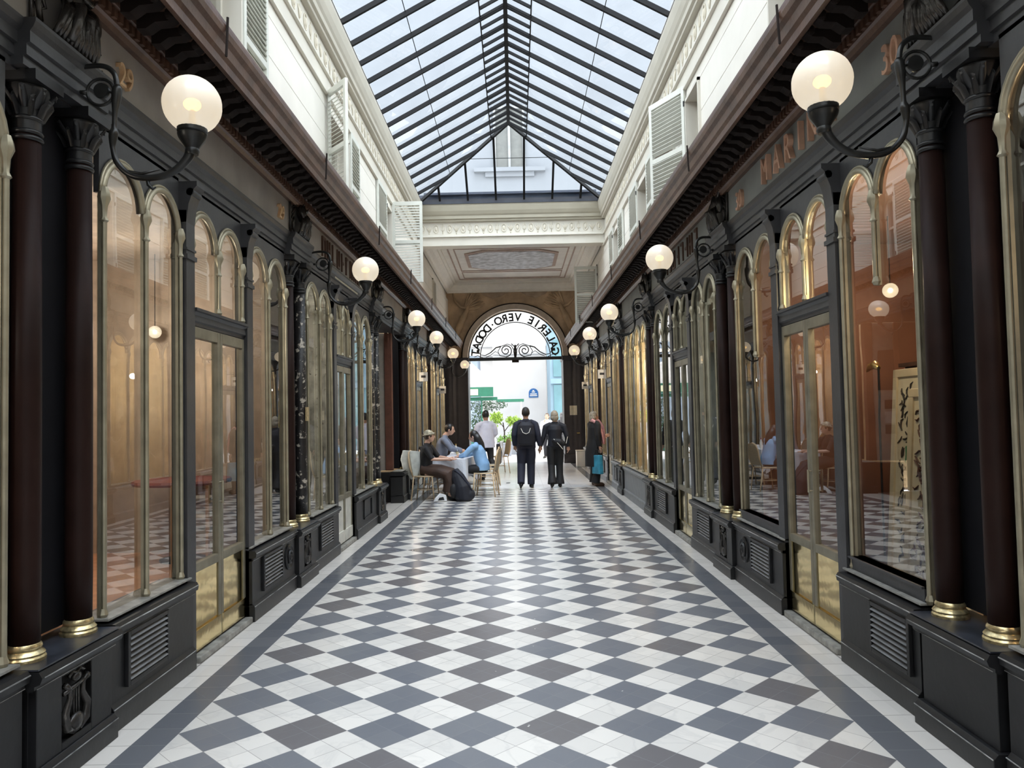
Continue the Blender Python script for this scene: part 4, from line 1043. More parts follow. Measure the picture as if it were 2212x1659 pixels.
MB().lathe([(.075,0),(.08,.02),(.07,.05),(.085,.12),(.088,.2),(.075,.25),(.085,.27),(.06,.29)],n=20).tube([(.08,0,.2),(.14,0,.18),(.13,0,.1),(.085,0,.08)],.012,6).tube([(-.08,0,.2),(-.14,0,.18),(-.13,0,.1),(-.085,0,.08)],.012,6).build('body',GOLD,v,smooth=True)
m=MB(); m.tube([(0,0,.28),(0,0,.36),(0,.02,.40)],[.08,.05,.04],10).ball((0,.03,.47),(.055,.065,.08),12).ball((0,.085,.45),(.02,.025,.02),8).tube([(0,-.03,.54),(0,-.06,.46),(0,-.05,.38)],[.03,.04,.02],8); m.build('bust',BRONZE,v,smooth=True)
AMB=mat('amber_glass',(.85,.45,.12),.3); 
for k,y in enumerate((5.62,5.80)):
    d=thing('amber_disc','round amber glass disc on a short stem, %s the brass vase'%('next to' if k==0 else 'one place further from'),'ornament',(3.2,y-.02,1.935))
    MB().lathe([(.03,0),(.03,.01),(.006,.015),(.006,.08)],n=10).build('stem',GOLD,d); M=Matrix.Rotation(PI/2,3,'Y'); MB().lathe([(.001,-.012),(.06,-.01),(.068,0),(.06,.01),(.001,.012)],(0,0,.145),18,M).build('disc',AMB,d,smooth=True)
d=thing('gilt_lamp','slim floor lamp with a curled gilt leaf head in the right shop','lamp',(3.1,6.42,.32))
MB().lathe([(.12,0),(.12,.015),(.01,.03)],n=16).tube([(0,0,.02),(0,0,1.2),(-.03,-.08,1.35),(-.03,-.08,1.62)],.009,6).build('pole',IRON,d); MB().tube([(-.03,-.08,1.60),(-.03,-.02,1.63),(-.03,.06,1.62),(-.03,.13,1.58)],[.02,.035,.03,.008],8).build('leaf_head',GOLD,d,smooth=True)
t=thing('round_table','round red-topped table inside the left shop','table',(-3.05,7.0,.32)); MB().lathe([(.42,.70),(.43,.72),(.42,.74)],n=28).build('tabletop',mat('dull_red_top',(.28,.07,.06),.4),t); MB().lathe([(.2,0),(.2,.02),(.03,.05),(.03,.7)],n=16).build('pedestal',IRON,t)
t=thing('wire_rack','slim wooden rack with stacked trays by the left shop door','rack',(-2.62,6.3,.32))
for a,b_ in((-.14,-.14),(.14,-.14),(-.14,.14),(.14,.14)): MB().box(a-.012,a+.012,b_-.012,b_+.012,0,.75).build('leg',mat('orange_wood',(.42,.2,.07),.5) if a<0 and b_<0 else bpy.data.materials['orange_wood'],t)
for k in range(5): MB().box(-.13,.13,-.13,.13,.1+.13*k,.125+.13*k).build('tray',CREAMD if k%2 else TAUPEW,t)
# curtain hanging behind the left front windows
c=MB().grid(lambda u,v:Vector((-2.95-.025*math.sin(u*95)-.02*math.sin(u*37+1),3.3+u*1.75,.36+v*2.75)),150,3).build('curtain',TAUPEW,None,smooth=True,solid=.006)
tag(c,'taupe pleated curtain hanging behind the nearest left shop window','curtain')
c=MB().grid(lambda u,v:Vector((2.85+.02*math.sin(u*80),8.0+u*2.9,.36+v*2.75)),120,3).build('curtain',mat('grey_green_curtain',(.42,.45,.42),.8,var=.15),None,smooth=True,solid=.006)
tag(c,'grey-green pleated curtain hanging in the second shop on the right','curtain')
tag(MB().box(-2.72,-2.5,4.35,4.62,.33,.335).build('paper_sheet',CREAMW,None),'white paper sheet lying on the terracotta floor of the left shop','paper')
for sg,y,z,l in ((1,17.0,2.45,'small white sign hanging in the fourth bay on the right'),(1,21.2,2.35,'small white square sign in the last bay on the right'),(-1,16.6,2.45,'white sign bracket in the fourth bay on the left'),(-1,20.9,2.3,'small white square sign in the last bay on the left')):
    t=thing('hanging_sign',l,'sign',(sg*1.98,y,z)); MB().box(-.09,.09,-.012,.012,-.1,.1).build('plate',CREAMW,t,bevel=.004); MB().box(-.05,.05,-.016,-.012,-.02,.03).build('marks',DGREY,t); MB().tube([(0,0,.10),(0,0,.16),(sg*.2,0,.16)],.006,5).build('bracket',IRON,t)
# ------------------------------------------------------------------ people
SKIN=mat('skin',(.62,.38,.28),.5,var=.06); SKIND=mat('skin_tan',(.42,.24,.16),.5,var=.06)
def bone_tube(m,pts,rs,n=12): m.tube([Vector(p) for p in pts],rs,n)
def add_hand(m,w,d,nrm,side,s=1.,curl=.5):
    """palm, four unequal curled fingers and a side thumb; w wrist, d pointing direction, nrm palm normal"""
    w=Vector(w); d=Vector(d).normalized(); nrm=Vector(nrm); nrm=(nrm-d*nrm.dot(d)).normalized(); lat=d.cross(nrm)*side
    m.tube([w-d*.02,w+d*.02,w+d*.05,w+d*.085],[(.020*s,.026*s),(.017*s,.034*s),(.016*s,.040*s),(.013*s,.038*s)],10)
    for i,(o,l) in enumerate(((.030,.068),(.010,.078),(-.011,.072),(-.031,.056))):
        p=w+d*.082*s+lat*o*s; a=0; P=[p-d*.02,p]
        for k in range(3):
            a+=curl*(.35+.1*k); p=p+(d*math.cos(a)+nrm*math.sin(a))*l*s*(.42,.32,.26)[k]; P.append(p)
        m.tube(P,[.0105*s,.0100*s,.0092*s,.0085*s,.0068*s],7)
    p=w+d*.022*s+lat*.028*s; P=[p-lat*.012,p,p+(lat*.6+d*.7+nrm*.25).normalized()*.034*s,p+(lat*.45+d*.85+nrm*.45).normalized()*.062*s]
    m.tube(P,[.013*s,.0125*s,.0108*s,.008*s],7)
def orient(v):   # rotation taking z to v's head-up and y to facing
    return v
def person(label,loc,rz,J,col,hair,opts=None,skin=None):
    o_=opts or {}; S=o_.get('s',1.); skin=skin or SKIN
    t=thing('person',label,'person',loc,rz)
    t.scale=(S,S,S)
    V={k:Vector(v) for k,v in J.items()}
    hy=o_.get('head_yaw',0.); hp=o_.get('head_pitch',0.)
    HM=Matrix.Rotation(hy,3,'Z')@Matrix.Rotation(hp,3,'X')
    hc=V['head']
    b=MB()
    # torso under the clothes, neck, head
    ch,pe,nk=V['chest'],V['pelvis'],V['neck']
    b.tube([pe-Vector((0,0,.06)),pe,(pe+ch)/2,ch,nk-Vector((0,0,.04))],[(.08,.13),(.10,.15),(.09,.125),(.10,.15),(.05,.07)],14)
    b.tube([nk-Vector((0,0,.05)),nk,hc-HM@Vector((0,.015,.07))],[.056,.052,.050],12)
    b.ball(hc,(.074,.094,.112),18,HM); b.ball(hc+HM@Vector((0,.022,-.055)),(.052,.066,.058),14,HM)
    b.tube([hc+HM@Vector(p) for p in ((0,.088,.025),(0,.104,-.005),(0,.109,-.018),(0,.090,-.028))],[.008,.012,.014,.008],8)
    for s_ in(-1,1): b.ball(hc+HM@Vector((s_*.077,-.002,-.008)),(.010,.018,.028),8,HM)
    b.tube([hc+HM@Vector(p) for p in ((-.028,.083,-.052),(0,.092,-.050),(.028,.083,-.052))],[.006,.009,.006],6)
    for s_,k in((-1,'L'),(1,'R')):
        sh,el,wr=V['sh'+k],V['el'+k],V['wr'+k]
        b.tube([ch+Vector((s_*.05,0,.06)),sh+Vector((-s_*.02,0,-.045)),(sh*.5+el*.5),el,(el*.55+wr*.45),wr],[.045,.045,.042,.037,.034,.024],10)
        hd_=o_.get('hand'+k,(wr-el)); nm=o_.get('palm'+k,(-s_,0.2,0))
        add_hand(b,wr,hd_,nm,o_.get('thumb'+k,1),1.,o_.get('curl',.55))
        hi,kn,an,to=V['hi'+k],V['kn'+k],V['an'+k],V['to'+k]
        b.tube([pe*.4+hi*.6,hi,(hi+kn)/2,kn,(kn*.65+an*.35),an],[.08,.085,.070,.050,.048,.033],12)
        b.tube([an+Vector((0,0,-.01)),(an+to)/2,to],[.038,.034,.024],8)
    body=remesh(b.build('body',skin,t,smooth=True),.0075)
    e=MB()
    for s_ in(-1,1): e.ball(hc+HM@Vector((s_*.030,.084,.012)),(.012,.006,.006),8,HM)
    e.build('eyes',IRON,t,smooth=True)
    e=MB()
    for s_ in(-1,1): e.tube([hc+HM@Vector(p) for p in ((s_*.014,.092,.030),(s_*.032,.090,.036),(s_*.050,.078,.030))],.0035,5)
    e.build('eyebrows',hair,t,smooth=True)
    MB().tube([hc+HM@Vector(p) for p in ((-.022,.090,-.052),(0,.099,-.050),(.022,.090,-.052))],[.003,.005,.003],6).build('lips',mat('lips',(.45,.16,.13),.5) if 'lips' not in bpy.data.materials else bpy.data.materials['lips'],t,smooth=True)
    # hair
    h=MB(); ln=o_.get('hairlen','short')
    h.ball(hc+HM@Vector((0,-.014,.020)),(.084,.098,.108),18,HM)
    if ln=='bob': h.ball(hc+HM@Vector((0,-.035,-.035)),(.092,.080,.085),16,HM)
    if ln=='long': h.tube([hc+HM@Vector((0,-.03,.02)),hc+HM@Vector((0,-.055,-.08)),nk+Vector((0,-.07,-.04)),nk+Vector((0,-.10,-.16)),nk+Vector((0,-.10,-.24))],[(.08,.085),(.07,.09),(.05,.09),(.04,.08),(.015,.04)],14)
    if ln=='bun': h.ball(hc+HM@Vector((0,-.105,.03)),.04,10)
    hm=h.build('hair',hair,t,smooth=True)
    # cut the face out of the hair cap
    bm=bmesh.new(); bm.from_mesh(hm.data)
    inv=HM.inverted()
    dl=[v for v in bm.verts if (lambda q:(q.y>.052 and q.z<.062))(inv@(v.co-hc))]
    bmesh.ops.delete(bm,geom=dl,context='VERTS'); bm.to_mesh(hm.data); bm.free()
    md=hm.modifiers.new('solid','SOLIDIFY'); md.thickness=.008; md.offset=-1
    # top garment
    c=MB(); g=o_.get('loose',1.)
    hem=o_.get('hem',.02)
    c.tube([pe-Vector((0,0,hem)),pe+Vector((0,0,.06)),(pe+ch)/2,ch,ch*.45+nk*.55-Vector((0,0,.01)),nk-Vector((0,.0,.055)),nk+Vector((0,.0,.012))],[(.125*g,.172*g),(.122*g,.160*g),(.118*g,.150*g),(.128,.165),(.100,.135),(.066,.085),(.058,.060)],18)
    for s_,k in((-1,'L'),(1,'R')):
        sh,el,wr=V['sh'+k],V['el'+k],V['wr'+k]; f=o_.get('sleeve',.97)
        P=[nk+Vector((s_*.04,0,-.075)),nk*.45+sh*.55+Vector((0,0,-.028)),sh+Vector((-s_*.012,0,-.045)),sh*.82+el*.18,sh*.5+el*.5,el]; R_=[.045,.058,.066,.066,.060*g,.053*g]
        if f>.5: P+= [el*.5+wr*.5, el*(1-f)+wr*f]; R_+=[.047*g,.040*g]
        c.tube(P,R_,12)
    top=remesh(c.build(o_.get('topname','jacket'),col[0],t,smooth=True),.014)
    # lower garment
    l=MB()
    if o_.get('skirt'):
        # seated or standing skirt as one swept cone over both legs
        P=[Vector(p) for p in o_['skirt'][0]]; l.tube(P,o_['skirt'][1],18)
        remesh(l.build('skirt',col[1],t,smooth=True),.014); l=MB()
    if not o_.get('skirt') or o_.get('both'):
        nm='trousers'; w_=o_.get('wide',1.)
        l.tube([pe+Vector((0,0,.07)),pe,pe-Vector((0,0,.08))],[(.105,.150),(.115,.165),(.10,.15)],16)
        for s_,k in((-1,'L'),(1,'R')):
            hi,kn,an=V['hi'+k],V['kn'+k],V['an'+k]
            l.tube([pe*.3+hi*.7,hi,(hi+kn)/2,kn,(kn+an)/2,an-(kn-an).normalized()*.012],[.095,.098,.086*w_,.070*w_,.066*w_,.060*w_*o_.get('flare',1.)],14)
    if len(l.bm.verts): remesh(l.build(nm,col[1],t,smooth=True),.014)
    # shoes
    for s_,k in((-1,'L'),(1,'R')):
        an,to=V['an'+k],V['to'+k]; m=MB(); d=(to-an); 
        heel=an-Vector((d.x,d.y,0)).normalized()*.03+Vector((0,0,-.045)) if abs(d.z)<.2 else an
        m.tube([heel,an+Vector((0,0,-.035)),(an+to)/2+Vector((0,0,-.008)),to,to+d.normalized()*.05],[(.030,.034),(.045,.042),(.036,.045),(.028,.046),(.012,.026)],12)
        m.build('shoe',col[2],t,smooth=True)
    return t
def stand(dx=0,stride=.0,arms=None):
    J=dict(head=(0,.015,1.555),neck=(0,0,1.425),chest=(0,0,1.26),pelvis=(0,0,.93),shL=(-.185,0,1.375),shR=(.185,0,1.375),
      elL=(-.245,-.03,1.11),elR=(.245,-.03,1.11),wrL=(-.255,.05,.87),wrR=(.255,.05,.87),hiL=(-.09,0,.89),hiR=(.09,0,.89),
      knL=(-.10,.04,.49),knR=(.10,.04,.49),anL=(-.10,-.02,.085),anR=(.10,-.02,.085),toL=(-.125,.12,.035),toR=(.125,.12,.035))
    if arms: J.update(arms)
    return J
def seat(arms=None):
    J=dict(head=(0,.05,1.235),neck=(0,.0,1.10),chest=(0,-.01,.93),pelvis=(0,-.02,.57),shL=(-.18,0,1.05),shR=(.18,0,1.05),
      elL=(-.25,.10,.82),elR=(.25,.10,.82),wrL=(-.18,.32,.80),wrR=(.18,.32,.80),hiL=(-.10,.02,.53),hiR=(.10,.02,.53),
      knL=(-.11,.42,.54),knR=(.11,.42,.54),anL=(-.12,.40,.09),anR=(.12,.40,.09),toL=(-.13,.54,.035),toR=(.13,.54,.035))
    if arms: J.update(arms)
    return J
NAVY=mat('navy_cloth',(.012,.014,.030),.75,var=.15,bump=.2,bscale=12); NAVY2=mat('dark_navy_cloth',(.008,.009,.016),.7,var=.15,bump=.2,bscale=12); BLK=mat('black_cloth',(.008,.008,.010),.7,var=.2,bump=.2,bscale=12)
BROWNS=mat('brown_skirt_cloth',(.055,.028,.018),.7,var=.25,vscale=5,bump=.3,bscale=8); GREYB_=mat('grey_blue_knit',(.17,.20,.27),.8,var=.1,bump=.2); LBLUE=mat('light_blue_knit',(.24,.42,.66),.8,var=.1,bump=.2); WSH=mat('pale_lilac_shirt',(.62,.62,.72),.75,var=.08,bump=.2,bscale=10)
HBLK=mat('black_hair',(.010,.008,.008),.45,var=.3,vscale=40); HGREY=mat('grey_blonde_hair',(.34,.29,.22),.5,var=.35,vscale=40); HBRN=mat('brown_hair',(.06,.035,.022),.5,var=.3,vscale=40); HDK=mat('cropped_dark_hair',(.02,.018,.017),.6,var=.3,vscale=60)
SHOE=mat('black_shoe',(.012,.012,.012),.35); SHOEB=mat('brown_shoe',(.11,.06,.035),.5); SHOEW=mat('white_shoe',(.75,.75,.76),.5)
# man walking away, backpack
m1=person('person walking away in navy jacket and trousers, dark backpack on the back',(.24,16.3,0),0,
  stand(arms=dict(elL=(-.25,-.05,1.10),wrL=(-.235,.02,.88),elR=(.245,-.05,1.10),wrR=(.285,-.02,.865),knL=(-.11,.02,.50),anL=(-.125,-.17,.125),toL=(-.13,-.02,.045),knR=(.09,.07,.49),anR=(.085,.06,.085),toR=(.12,.20,.035))),
  (NAVY,NAVY,SHOE),HDK,{'s':1.035,'loose':1.18,'hem':.10,'wide':1.25,'curl':.8},SKIND)
bp=thing('backpack','dark navy backpack worn by the walking man','backpack',(.24,16.13,1.17))
m=MB(); m.tube([(0,0,-.24),(0,-.006,-.2),(0,-.03,0),(0,-.02,.17),(0,.0,.24)],[(.06,.15),(.085,.185),(.095,.19),(.085,.17),(.04,.11)],16); remesh(m.build('bag_body',NAVY2,bp,smooth=True),.012)
m=MB(); m.tube([(-.11,-.105,.12),(-.07,-.125,.03),(-.0,-.135,.0),(.06,-.125,.03),(.09,-.105,.12)],.006,6); m.build('light_cord',CREAMW,bp)
m=MB(); 
for s_ in(-1,1): m.tube([(s_*.09,-.0,.2),(s_*.10,.06,.255),(s_*.11,.17,.27),(s_*.13,.27,.15)],[.016,.016,.016,.012],8)
m.build('shoulder_strap',NAVY2,bp,smooth=True)
MB().tube([(-.03,0,.23),(0,-.02,.27),(.03,0,.23)],.007,6).build('handle',BLK,bp)
# woman walking away
m2=person('person with short grey-blonde hair walking away in black jacket and wide trousers',(.86,16.35,0),0,
  stand(arms=dict(elL=(-.25,-.02,1.10),wrL=(-.325,.0,.875),elR=(.26,-.03,1.10),wrR=(.285,.04,.88),knR=(.09,.06,.49),anR=(.09,.02,.085),toR=(.10,.17,.035),knL=(-.09,.02,.49),anL=(-.085,-.10,.10),toL=(-.09,.04,.035))),
  (NAVY2,BLK,SHOE),HGREY,{'s':.985,'wide':1.15,'flare':1.5,'hairlen':'bob','hem':.04,'curl':.8})
wb=thing('waist_bag','black bag slung across the back of the walking person with grey-blonde hair','bag',(.93,16.18,.99))
m=MB(); m.tube([(-.15,.0,.02),(-.08,-.03,.01),(.02,-.045,-.02),(.10,-.03,-.05),(.15,0,-.07)],[(.02,.03),(.055,.06),(.065,.08),(.055,.06),(.015,.03)],12); remesh(m.build('bag_body',BLK,wb,smooth=True),.01)
MB().tube([(.15,.0,-.07),(.20,.10,.1),(.16,.17,.36)],.006,6).build('strap',CREAMD,wb); MB().tube([(-.11,-.06,.06),(0,-.105,-.06),(.08,-.09,-.16)],.005,6).build('pale_cord',CREAMW,wb)
# woman at the right shop window
m3=person('person in long black coat and pink scarf standing at the right shopfront',(1.72,16.5,0),G(-68),
  stand(arms=dict(head=(-.01,.01,1.50),elL=(-.23,.06,1.10),wrL=(-.20,.34,1.07),elR=(.235,-.04,1.10),wrR=(.235,.0,.86),anL=(-.08,-.0,.085),toL=(-.10,.15,.035),anR=(.09,-.04,.085),toR=(.11,.11,.035))),
  (BLK,BLK,SHOEB),HGREY,{'s':1.0,'loose':1.15,'hem':.12,'hairlen':'bob','handL':(.1,.9,.1),'both':1,'wide':1.2,'flare':1.3,'skirt':([(0,0,1.05),(0,-.01,.85),(0,-.01,.6),(0,-.02,.42)],[(.13,.17),(.17,.20),(.19,.21),(.185,.205)])})
sc_m=mat('pink_scarf',(.72,.36,.36),.8,var=.15,vscale=20)
sf=MB(); sf.tube([(.09*math.cos(a),.02+.085*math.sin(a),1.42-.02*math.cos(a)) for a in [k*PI/6 for k in range(12)]],[(.025,.035)]*12,8,closed=True); sf.tube([(.06,.08,1.42),(.10,.15,1.28),(.10,.17,1.08),(.09,.18,.92)],[(.02,.03),(.018,.045),(.014,.05),(.010,.05)],8); sf.tube([(.04,-.07,1.43),(.11,-.04,1.39),(.165,.04,1.30),(.185,.10,1.14),(.19,.13,.98),(.19,.14,.90)],[(.03,.04),(.04,.03),(.045,.028),(.045,.022),(.05,.018),(.05,.012)],10); sf.tube([(-.02,.10,1.41),(.0,.16,1.25),(.01,.17,1.10)],[(.02,.03),(.018,.04),(.010,.04)],8)
remesh(sf.build('scarf',sc_m,m3,smooth=True),.01)
bg_=thing('shopping_bag','turquoise shopping bag hanging from the hand of the person in pink scarf','bag',(1.755,16.27,.50),G(-60))
TUR=mat('turquoise_bag',(.04,.28,.42),.45,var=.45,vscale=6); m=MB(); m.prism([(-.15,-.22),(.15,-.22),(.12,.18),(-.12,.18)],'y',-.05,.05); m.build('bag_body',TUR,bg_,bevel=.015)
for s_ in(-1,1): MB().tube([(-.06,s_*.04,.17),(-.03,s_*.02,.30),(.03,s_*.02,.30),(.06,s_*.04,.17)],.007,6).build('handle',BLK,bg_)
# ---- cafe group
def chair(label,loc,rz,seatm=None):
    t=thing('bistro_chair',label,'chair',loc,rz,'rattan bistro chairs at the tables')    # faces +y
    RAT=CH['rattan']; WV=CH['weave']
    fr=MB()
    fr.tube([(-.17,-.20,.44),(-.20,-.25,.62),(-.19,-.275,.80),(-.13,-.29,.90),(0,-.295,.935),(.13,-.29,.90),(.19,-.275,.80),(.20,-.25,.62),(.17,-.20,.44)],.014,8); 
    fr.build('back_frame',RAT,t,smooth=True)
    def bk(u,v):
        x=(u-.5)*.36; z=.50+v*.40; k=1-max(0,(v-.55)/.45)**2*.45
        return Vector((x*k,-.225-.07*v,z))
    MB().grid(bk,10,10).build('backrest',WV,t,smooth=True,solid=.012)
    P=[(.21*(abs(math.cos(a))**.7)*(1 if math.cos(a)>0 else -1),.20*(abs(math.sin(a))**.7)*(1 if math.sin(a)>0 else -1)) for a in [k*PI/12 for k in range(24)]]
    s=MB(); s.prism(P,'z',.44,.465); s.build('seat',WV,t,bevel=.006)
    MB().tube([(x*1.02,y*1.02,.452) for x,y in P],.013,6,closed=True).build('seat_rim',RAT,t,smooth=True)
    for x,y in((-.17,.17),(.17,.17),(-.17,-.19),(.17,-.19)):
        MB().tube([(x,y,.45),(x*1.08,y*1.12,.2),(x*1.15,y*1.25,0)],[.014,.013,.012],8).build('leg',RAT,t,smooth=True)
    MB().tube([(.175*math.cos(a),.175*math.sin(a),.20) for a in [k*PI/8 for k in range(16)]],.007,6,closed=True).build('stretcher_ring',RAT,t,smooth=True)
    return t
CH={'rattan':mat('pale_rattan',(.55,.40,.24),.45,var=.2),'weave':mat('beige_weave',(.36,.31,.22),.6,var=.35,vscale=90,bump=.6,bscale=150)}
chair('rattan chair nearest the camera, its woven back turned to the aisle',(-.60,14.93,0),G(80))
chair('rattan chair under the person with the headscarf, pale jacket over its back',(-1.71,14.50,0),G(-99))
chair('rattan chair under the person in grey-blue sweater by the shopfront',(-1.64,16.3,0),G(-90))
chair('rattan chair by the wall with a black jacket on it, between the two seated people',(-1.66,15.55,0),G(-85))
chair('rattan chair at the second table on the aisle side',(-.62,16.05,0),G(85))
chair('rattan chair at the far table with a pale cloth over its back',(-.60,17.2,0),G(95))
chair('empty woven chair farthest off beside the standing waiter',(-.45,20.6,0),G(110))
# tables
def table(loc,label,clabel,w,d,rz=0):
    t=thing('cafe_table',label,'table',loc,rz,'cafe tables under white cloths')
    MB().box(-w/2,w/2,-d/2,d/2,.715,.74).build('tabletop',WOODD,t,bevel=.004); MB().lathe([(.20,0),(.20,.015),(.04,.05),(.025,.10),(.025,.70),(.06,.715)],n=16).build('pedestal',IRON,t)
    CL=CH.setdefault('cloth',mat('white_tablecloth',(.74,.77,.84),.8,var=.05,bump=.1))
    m=MB(); e=.012; drop=.36
    N_=48; per=[]
    for k in range(N_):
        u=k/N_*4; q=int(u); f=u-q
        c=[(-1,-1),(1,-1),(1,1),(-1,1)]; a=c[q]; b=c[(q+1)%4]; per.append(((a[0]+(b[0]-a[0])*f)*(w/2+e),(a[1]+(b[1]-a[1])*f)*(d/2+e),f))
    top=[m.bm.verts.new((x,y,.748)) for x,y,f in per]; m.bm.faces.new(top)
    prev=top
    for j in range(1,6):
        v=j/5; ring=[]
        for k,(x,y,f) in enumerate(per):
            cor=max(0,1-min(f,1-f)*5); fl=.018*v*math.sin(k*1.9)+.05*v*cor; L_=math.hypot(x,y)
            ring.append(m.bm.verts.new((x*(1+fl/L_),y*(1+fl/L_),.748-drop*v*(1+.35*cor))))
        for k in range(N_): m.bm.faces.new([prev[k],prev[(k+1)%N_],ring[(k+1)%N_],ring[k]])
        prev=ring
    o=m.build('tablecloth',CL,None,smooth=False,solid=.003); o.location=loc; o.rotation_euler=(0,0,rz); tag(o,clabel,'tablecloth','white tablecloths')
table((-1.21,15.12,0),'cafe table between the two seated women at the front','white cloth on the front table, its corner hanging towards the camera',.62,.9,G(-8))
table((-1.10,16.3,0),'second cafe table with glasses and a basket on it','white cloth on the second table by the person in grey-blue',.62,1.0,0)
table((-1.15,17.6,0),'third cafe table next to the standing waiter','white cloth on the third table near the waiter',.62,.9,0)
# things on the tables
MENU=mat('printed_menu',(.58,.62,.70),.6,var=.45,vscale=30)
def flat(name,label,cat,x,y,w,d,rz,mt,z=.752,h=.004):
    o=MB().box(-w/2,w/2,-d/2,d/2,0,h).build(name,mt,None,bevel=.001); o.location=(x,y,z); o.rotation_euler=(0,0,rz); return tag(o,label,cat)
flat('menu_sheet','printed menu sheet nearest the hands of the person with the headscarf','menu',-1.34,14.86,.22,.30,.4,MENU)
flat('menu_sheet','printed menu sheet lying at the far side of the front table','menu',-1.2,15.3,.22,.28,-.3,MENU)
def glass_obj(x,y,label,h=.12,r=.032,mt=None):
    t=thing('drinking_glass' ,label,'glass',(x,y,.752),0,'glasses on the cafe tables'); MB().lathe([(r*.8,0),(r,.01),(r*1.05,h)],n=14).build('tumbler',mt or CH['glass'],t,smooth=True); MB().lathe([(r*.75,.008),(r*.95,h*.6)],n=12).build('drink',mat('drink_%d'%len(bpy.data.materials),(.7,.55,.3),.2),t)
CH['glass']=glass('tumbler_glass',(.9,.92,.92),1.5)
glass_obj(-1.00,15.85,'tumbler on the second table nearest the camera'); glass_obj(-1.22,16.0,'tumbler beside the bread basket'); glass_obj(-.95,16.35,'tall tumbler at the back of the second table',.16)
bk=thing('bread_basket','small woven basket standing on the second table','basket',(-1.1,16.25,.752)); MB().lathe([(.07,0),(.10,.07),(.095,.07),(.065,.012)],n=18).build('basket',CH['rattan'],bk); 
for k in range(3): MB().ball((.03*math.cos(k*2.1),.03*math.sin(k*2.1),.07),(.035,.02,.02),8).build('bread_roll',mat('crust_%d'%k,(.5,.28,.1),.6),bk,smooth=True)
for k,(x,y) in enumerate(((-1.28,16.42),(-.9,16.15))):
    b_=thing('bottle','pale sauce bottle on the second table, %s the basket'%('behind' if k==0 else 'on the aisle side of'),'bottle',(x,y,.752)); MB().lathe([(.03,0),(.032,.02),(.032,.13),(.014,.17),(.012,.20)],n=14).build('body',CREAMW,b_,smooth=True); MB().lathe([(.015,.195),(.015,.225)],n=12).build('cap',RINK if k else GOLD,b_)
p_=thing('plate','white plate with food on the third table','plate',(-1.05,17.45,.752)); MB().lathe([(.07,0),(.12,.015),(.125,.02),(.07,.006),(.001,.006)],n=24).build('dish',CREAMW,p_,smooth=True); MB().ball((0,0,.02),(.05,.04,.02),10).build('food',ORF,p_,smooth=True)
# seated people
person('seated person in black top and long brown skirt, patterned headscarf on the head',(-1.68,14.50,0),G(-99),
  seat(dict(elL=(-.25,.16,.82),wrL=(-.16,.42,.79),elR=(.22,.16,.80),wrR=(.10,.44,.79),knL=(-.13,.46,.52),knR=(.12,.46,.54),anL=(-.10,.44,.10),anR=(.14,.48,.09),toL=(-.10,.57,.04),toR=(.15,.62,.04))),
  (BLK,BROWNS,SHOE),HBRN,{'s':.97,'sleeve':.45,'head_yaw':.3,'hairlen':'bun','skirt':([(0,-.10,.60),(0,.04,.57),(0,.26,.555),(0,.44,.50),(0,.50,.34),(0,.49,.16)],[(.18,.13),(.21,.13),(.235,.13),(.255,.145),(.255,.165),(.27,.18)]),'handL':(.2,1,0),'handR':(-.2,1,0),'palmL':(0,0,-1),'palmR':(0,0,-1),'curl':.3})
pw=[o for o in C.objects if o.name.startswith('person')][-1]
hd3=bpy.data.objects[[o.name for o in bpy.data.objects if o.get('label','').startswith('seated person in black top')][0]]
SCF=mat('striped_headscarf',(.42,.38,.28),.7,var=.7,vscale=22)
m=MB(); HM=Matrix.Rotation(.3,3,'Z'); hc=Vector((0,.05,1.235)); m.tube([hc+HM@Vector((.086*math.cos(a),-.01+.10*math.sin(a),.045+.02*math.sin(a))) for a in [k*PI/8 for k in range(16)]],[(.030,.014)]*16,8,closed=True); m.ball(hc+HM@Vector((0,-.015,.05)),(.088,.100,.085),16,HM); m.build('headscarf',SCF,hd3,smooth=True)
person('seated person with long black hair in light blue cardigan leaning over the front table',(-.66,14.98,0),G(76),
  seat(dict(head=(0,.16,1.19),neck=(0,.10,1.07),chest=(0,.06,.91),shL=(-.18,.08,1.03),shR=(.18,.08,1.03),elL=(-.27,.26,.84),wrL=(-.10,.42,.80),elR=(.27,.26,.84),wrR=(.10,.44,.80))),
  (LBLUE,BLK,SHOE),HBLK,{'s':.98,'loose':1.1,'hem':.06,'hairlen':'long','head_pitch':-.3,'handL':(.5,1,0),'handR':(-.5,1,0),'palmL':(0,0,-1),'palmR':(0,0,-1),'topname':'cardigan'})
person('seated person with dark hair in grey-blue sweater bending towards the second table',(-1.60,16.25,0),G(-88),
  seat(dict(head=(0,.20,1.25),neck=(0,.10,1.13),chest=(0,.05,.95),shL=(-.19,.08,1.07),shR=(.19,.08,1.07),elL=(-.29,.24,.86),wrL=(-.10,.44,.81),elR=(.29,.24,.86),wrR=(.08,.44,.81))),
  (GREYB_,NAVY2,SHOE),HBLK,{'s':1.03,'loose':1.15,'head_pitch':-.25,'head_yaw':-.1,'palmL':(0,0,-1),'palmR':(0,0,-1),'topname':'sweater'},SKIN)
person('person standing at the tables in a loose pale lilac shirt, seen from behind',(-.70,18.3,0),G(25),
  stand(arms=dict(elL=(-.24,.06,1.12),wrL=(-.16,.27,1.02),elR=(.25,.02,1.12),wrR=(.20,.24,.98),knR=(.11,-.02,.50),anR=(.13,-.30,.22),toR=(.14,-.24,.08))),
  (WSH,BLK,SHOE),HBLK,{'s':1.01,'loose':1.30,'hem':.14,'topname':'shirt','head_pitch':-.2},SKIND)
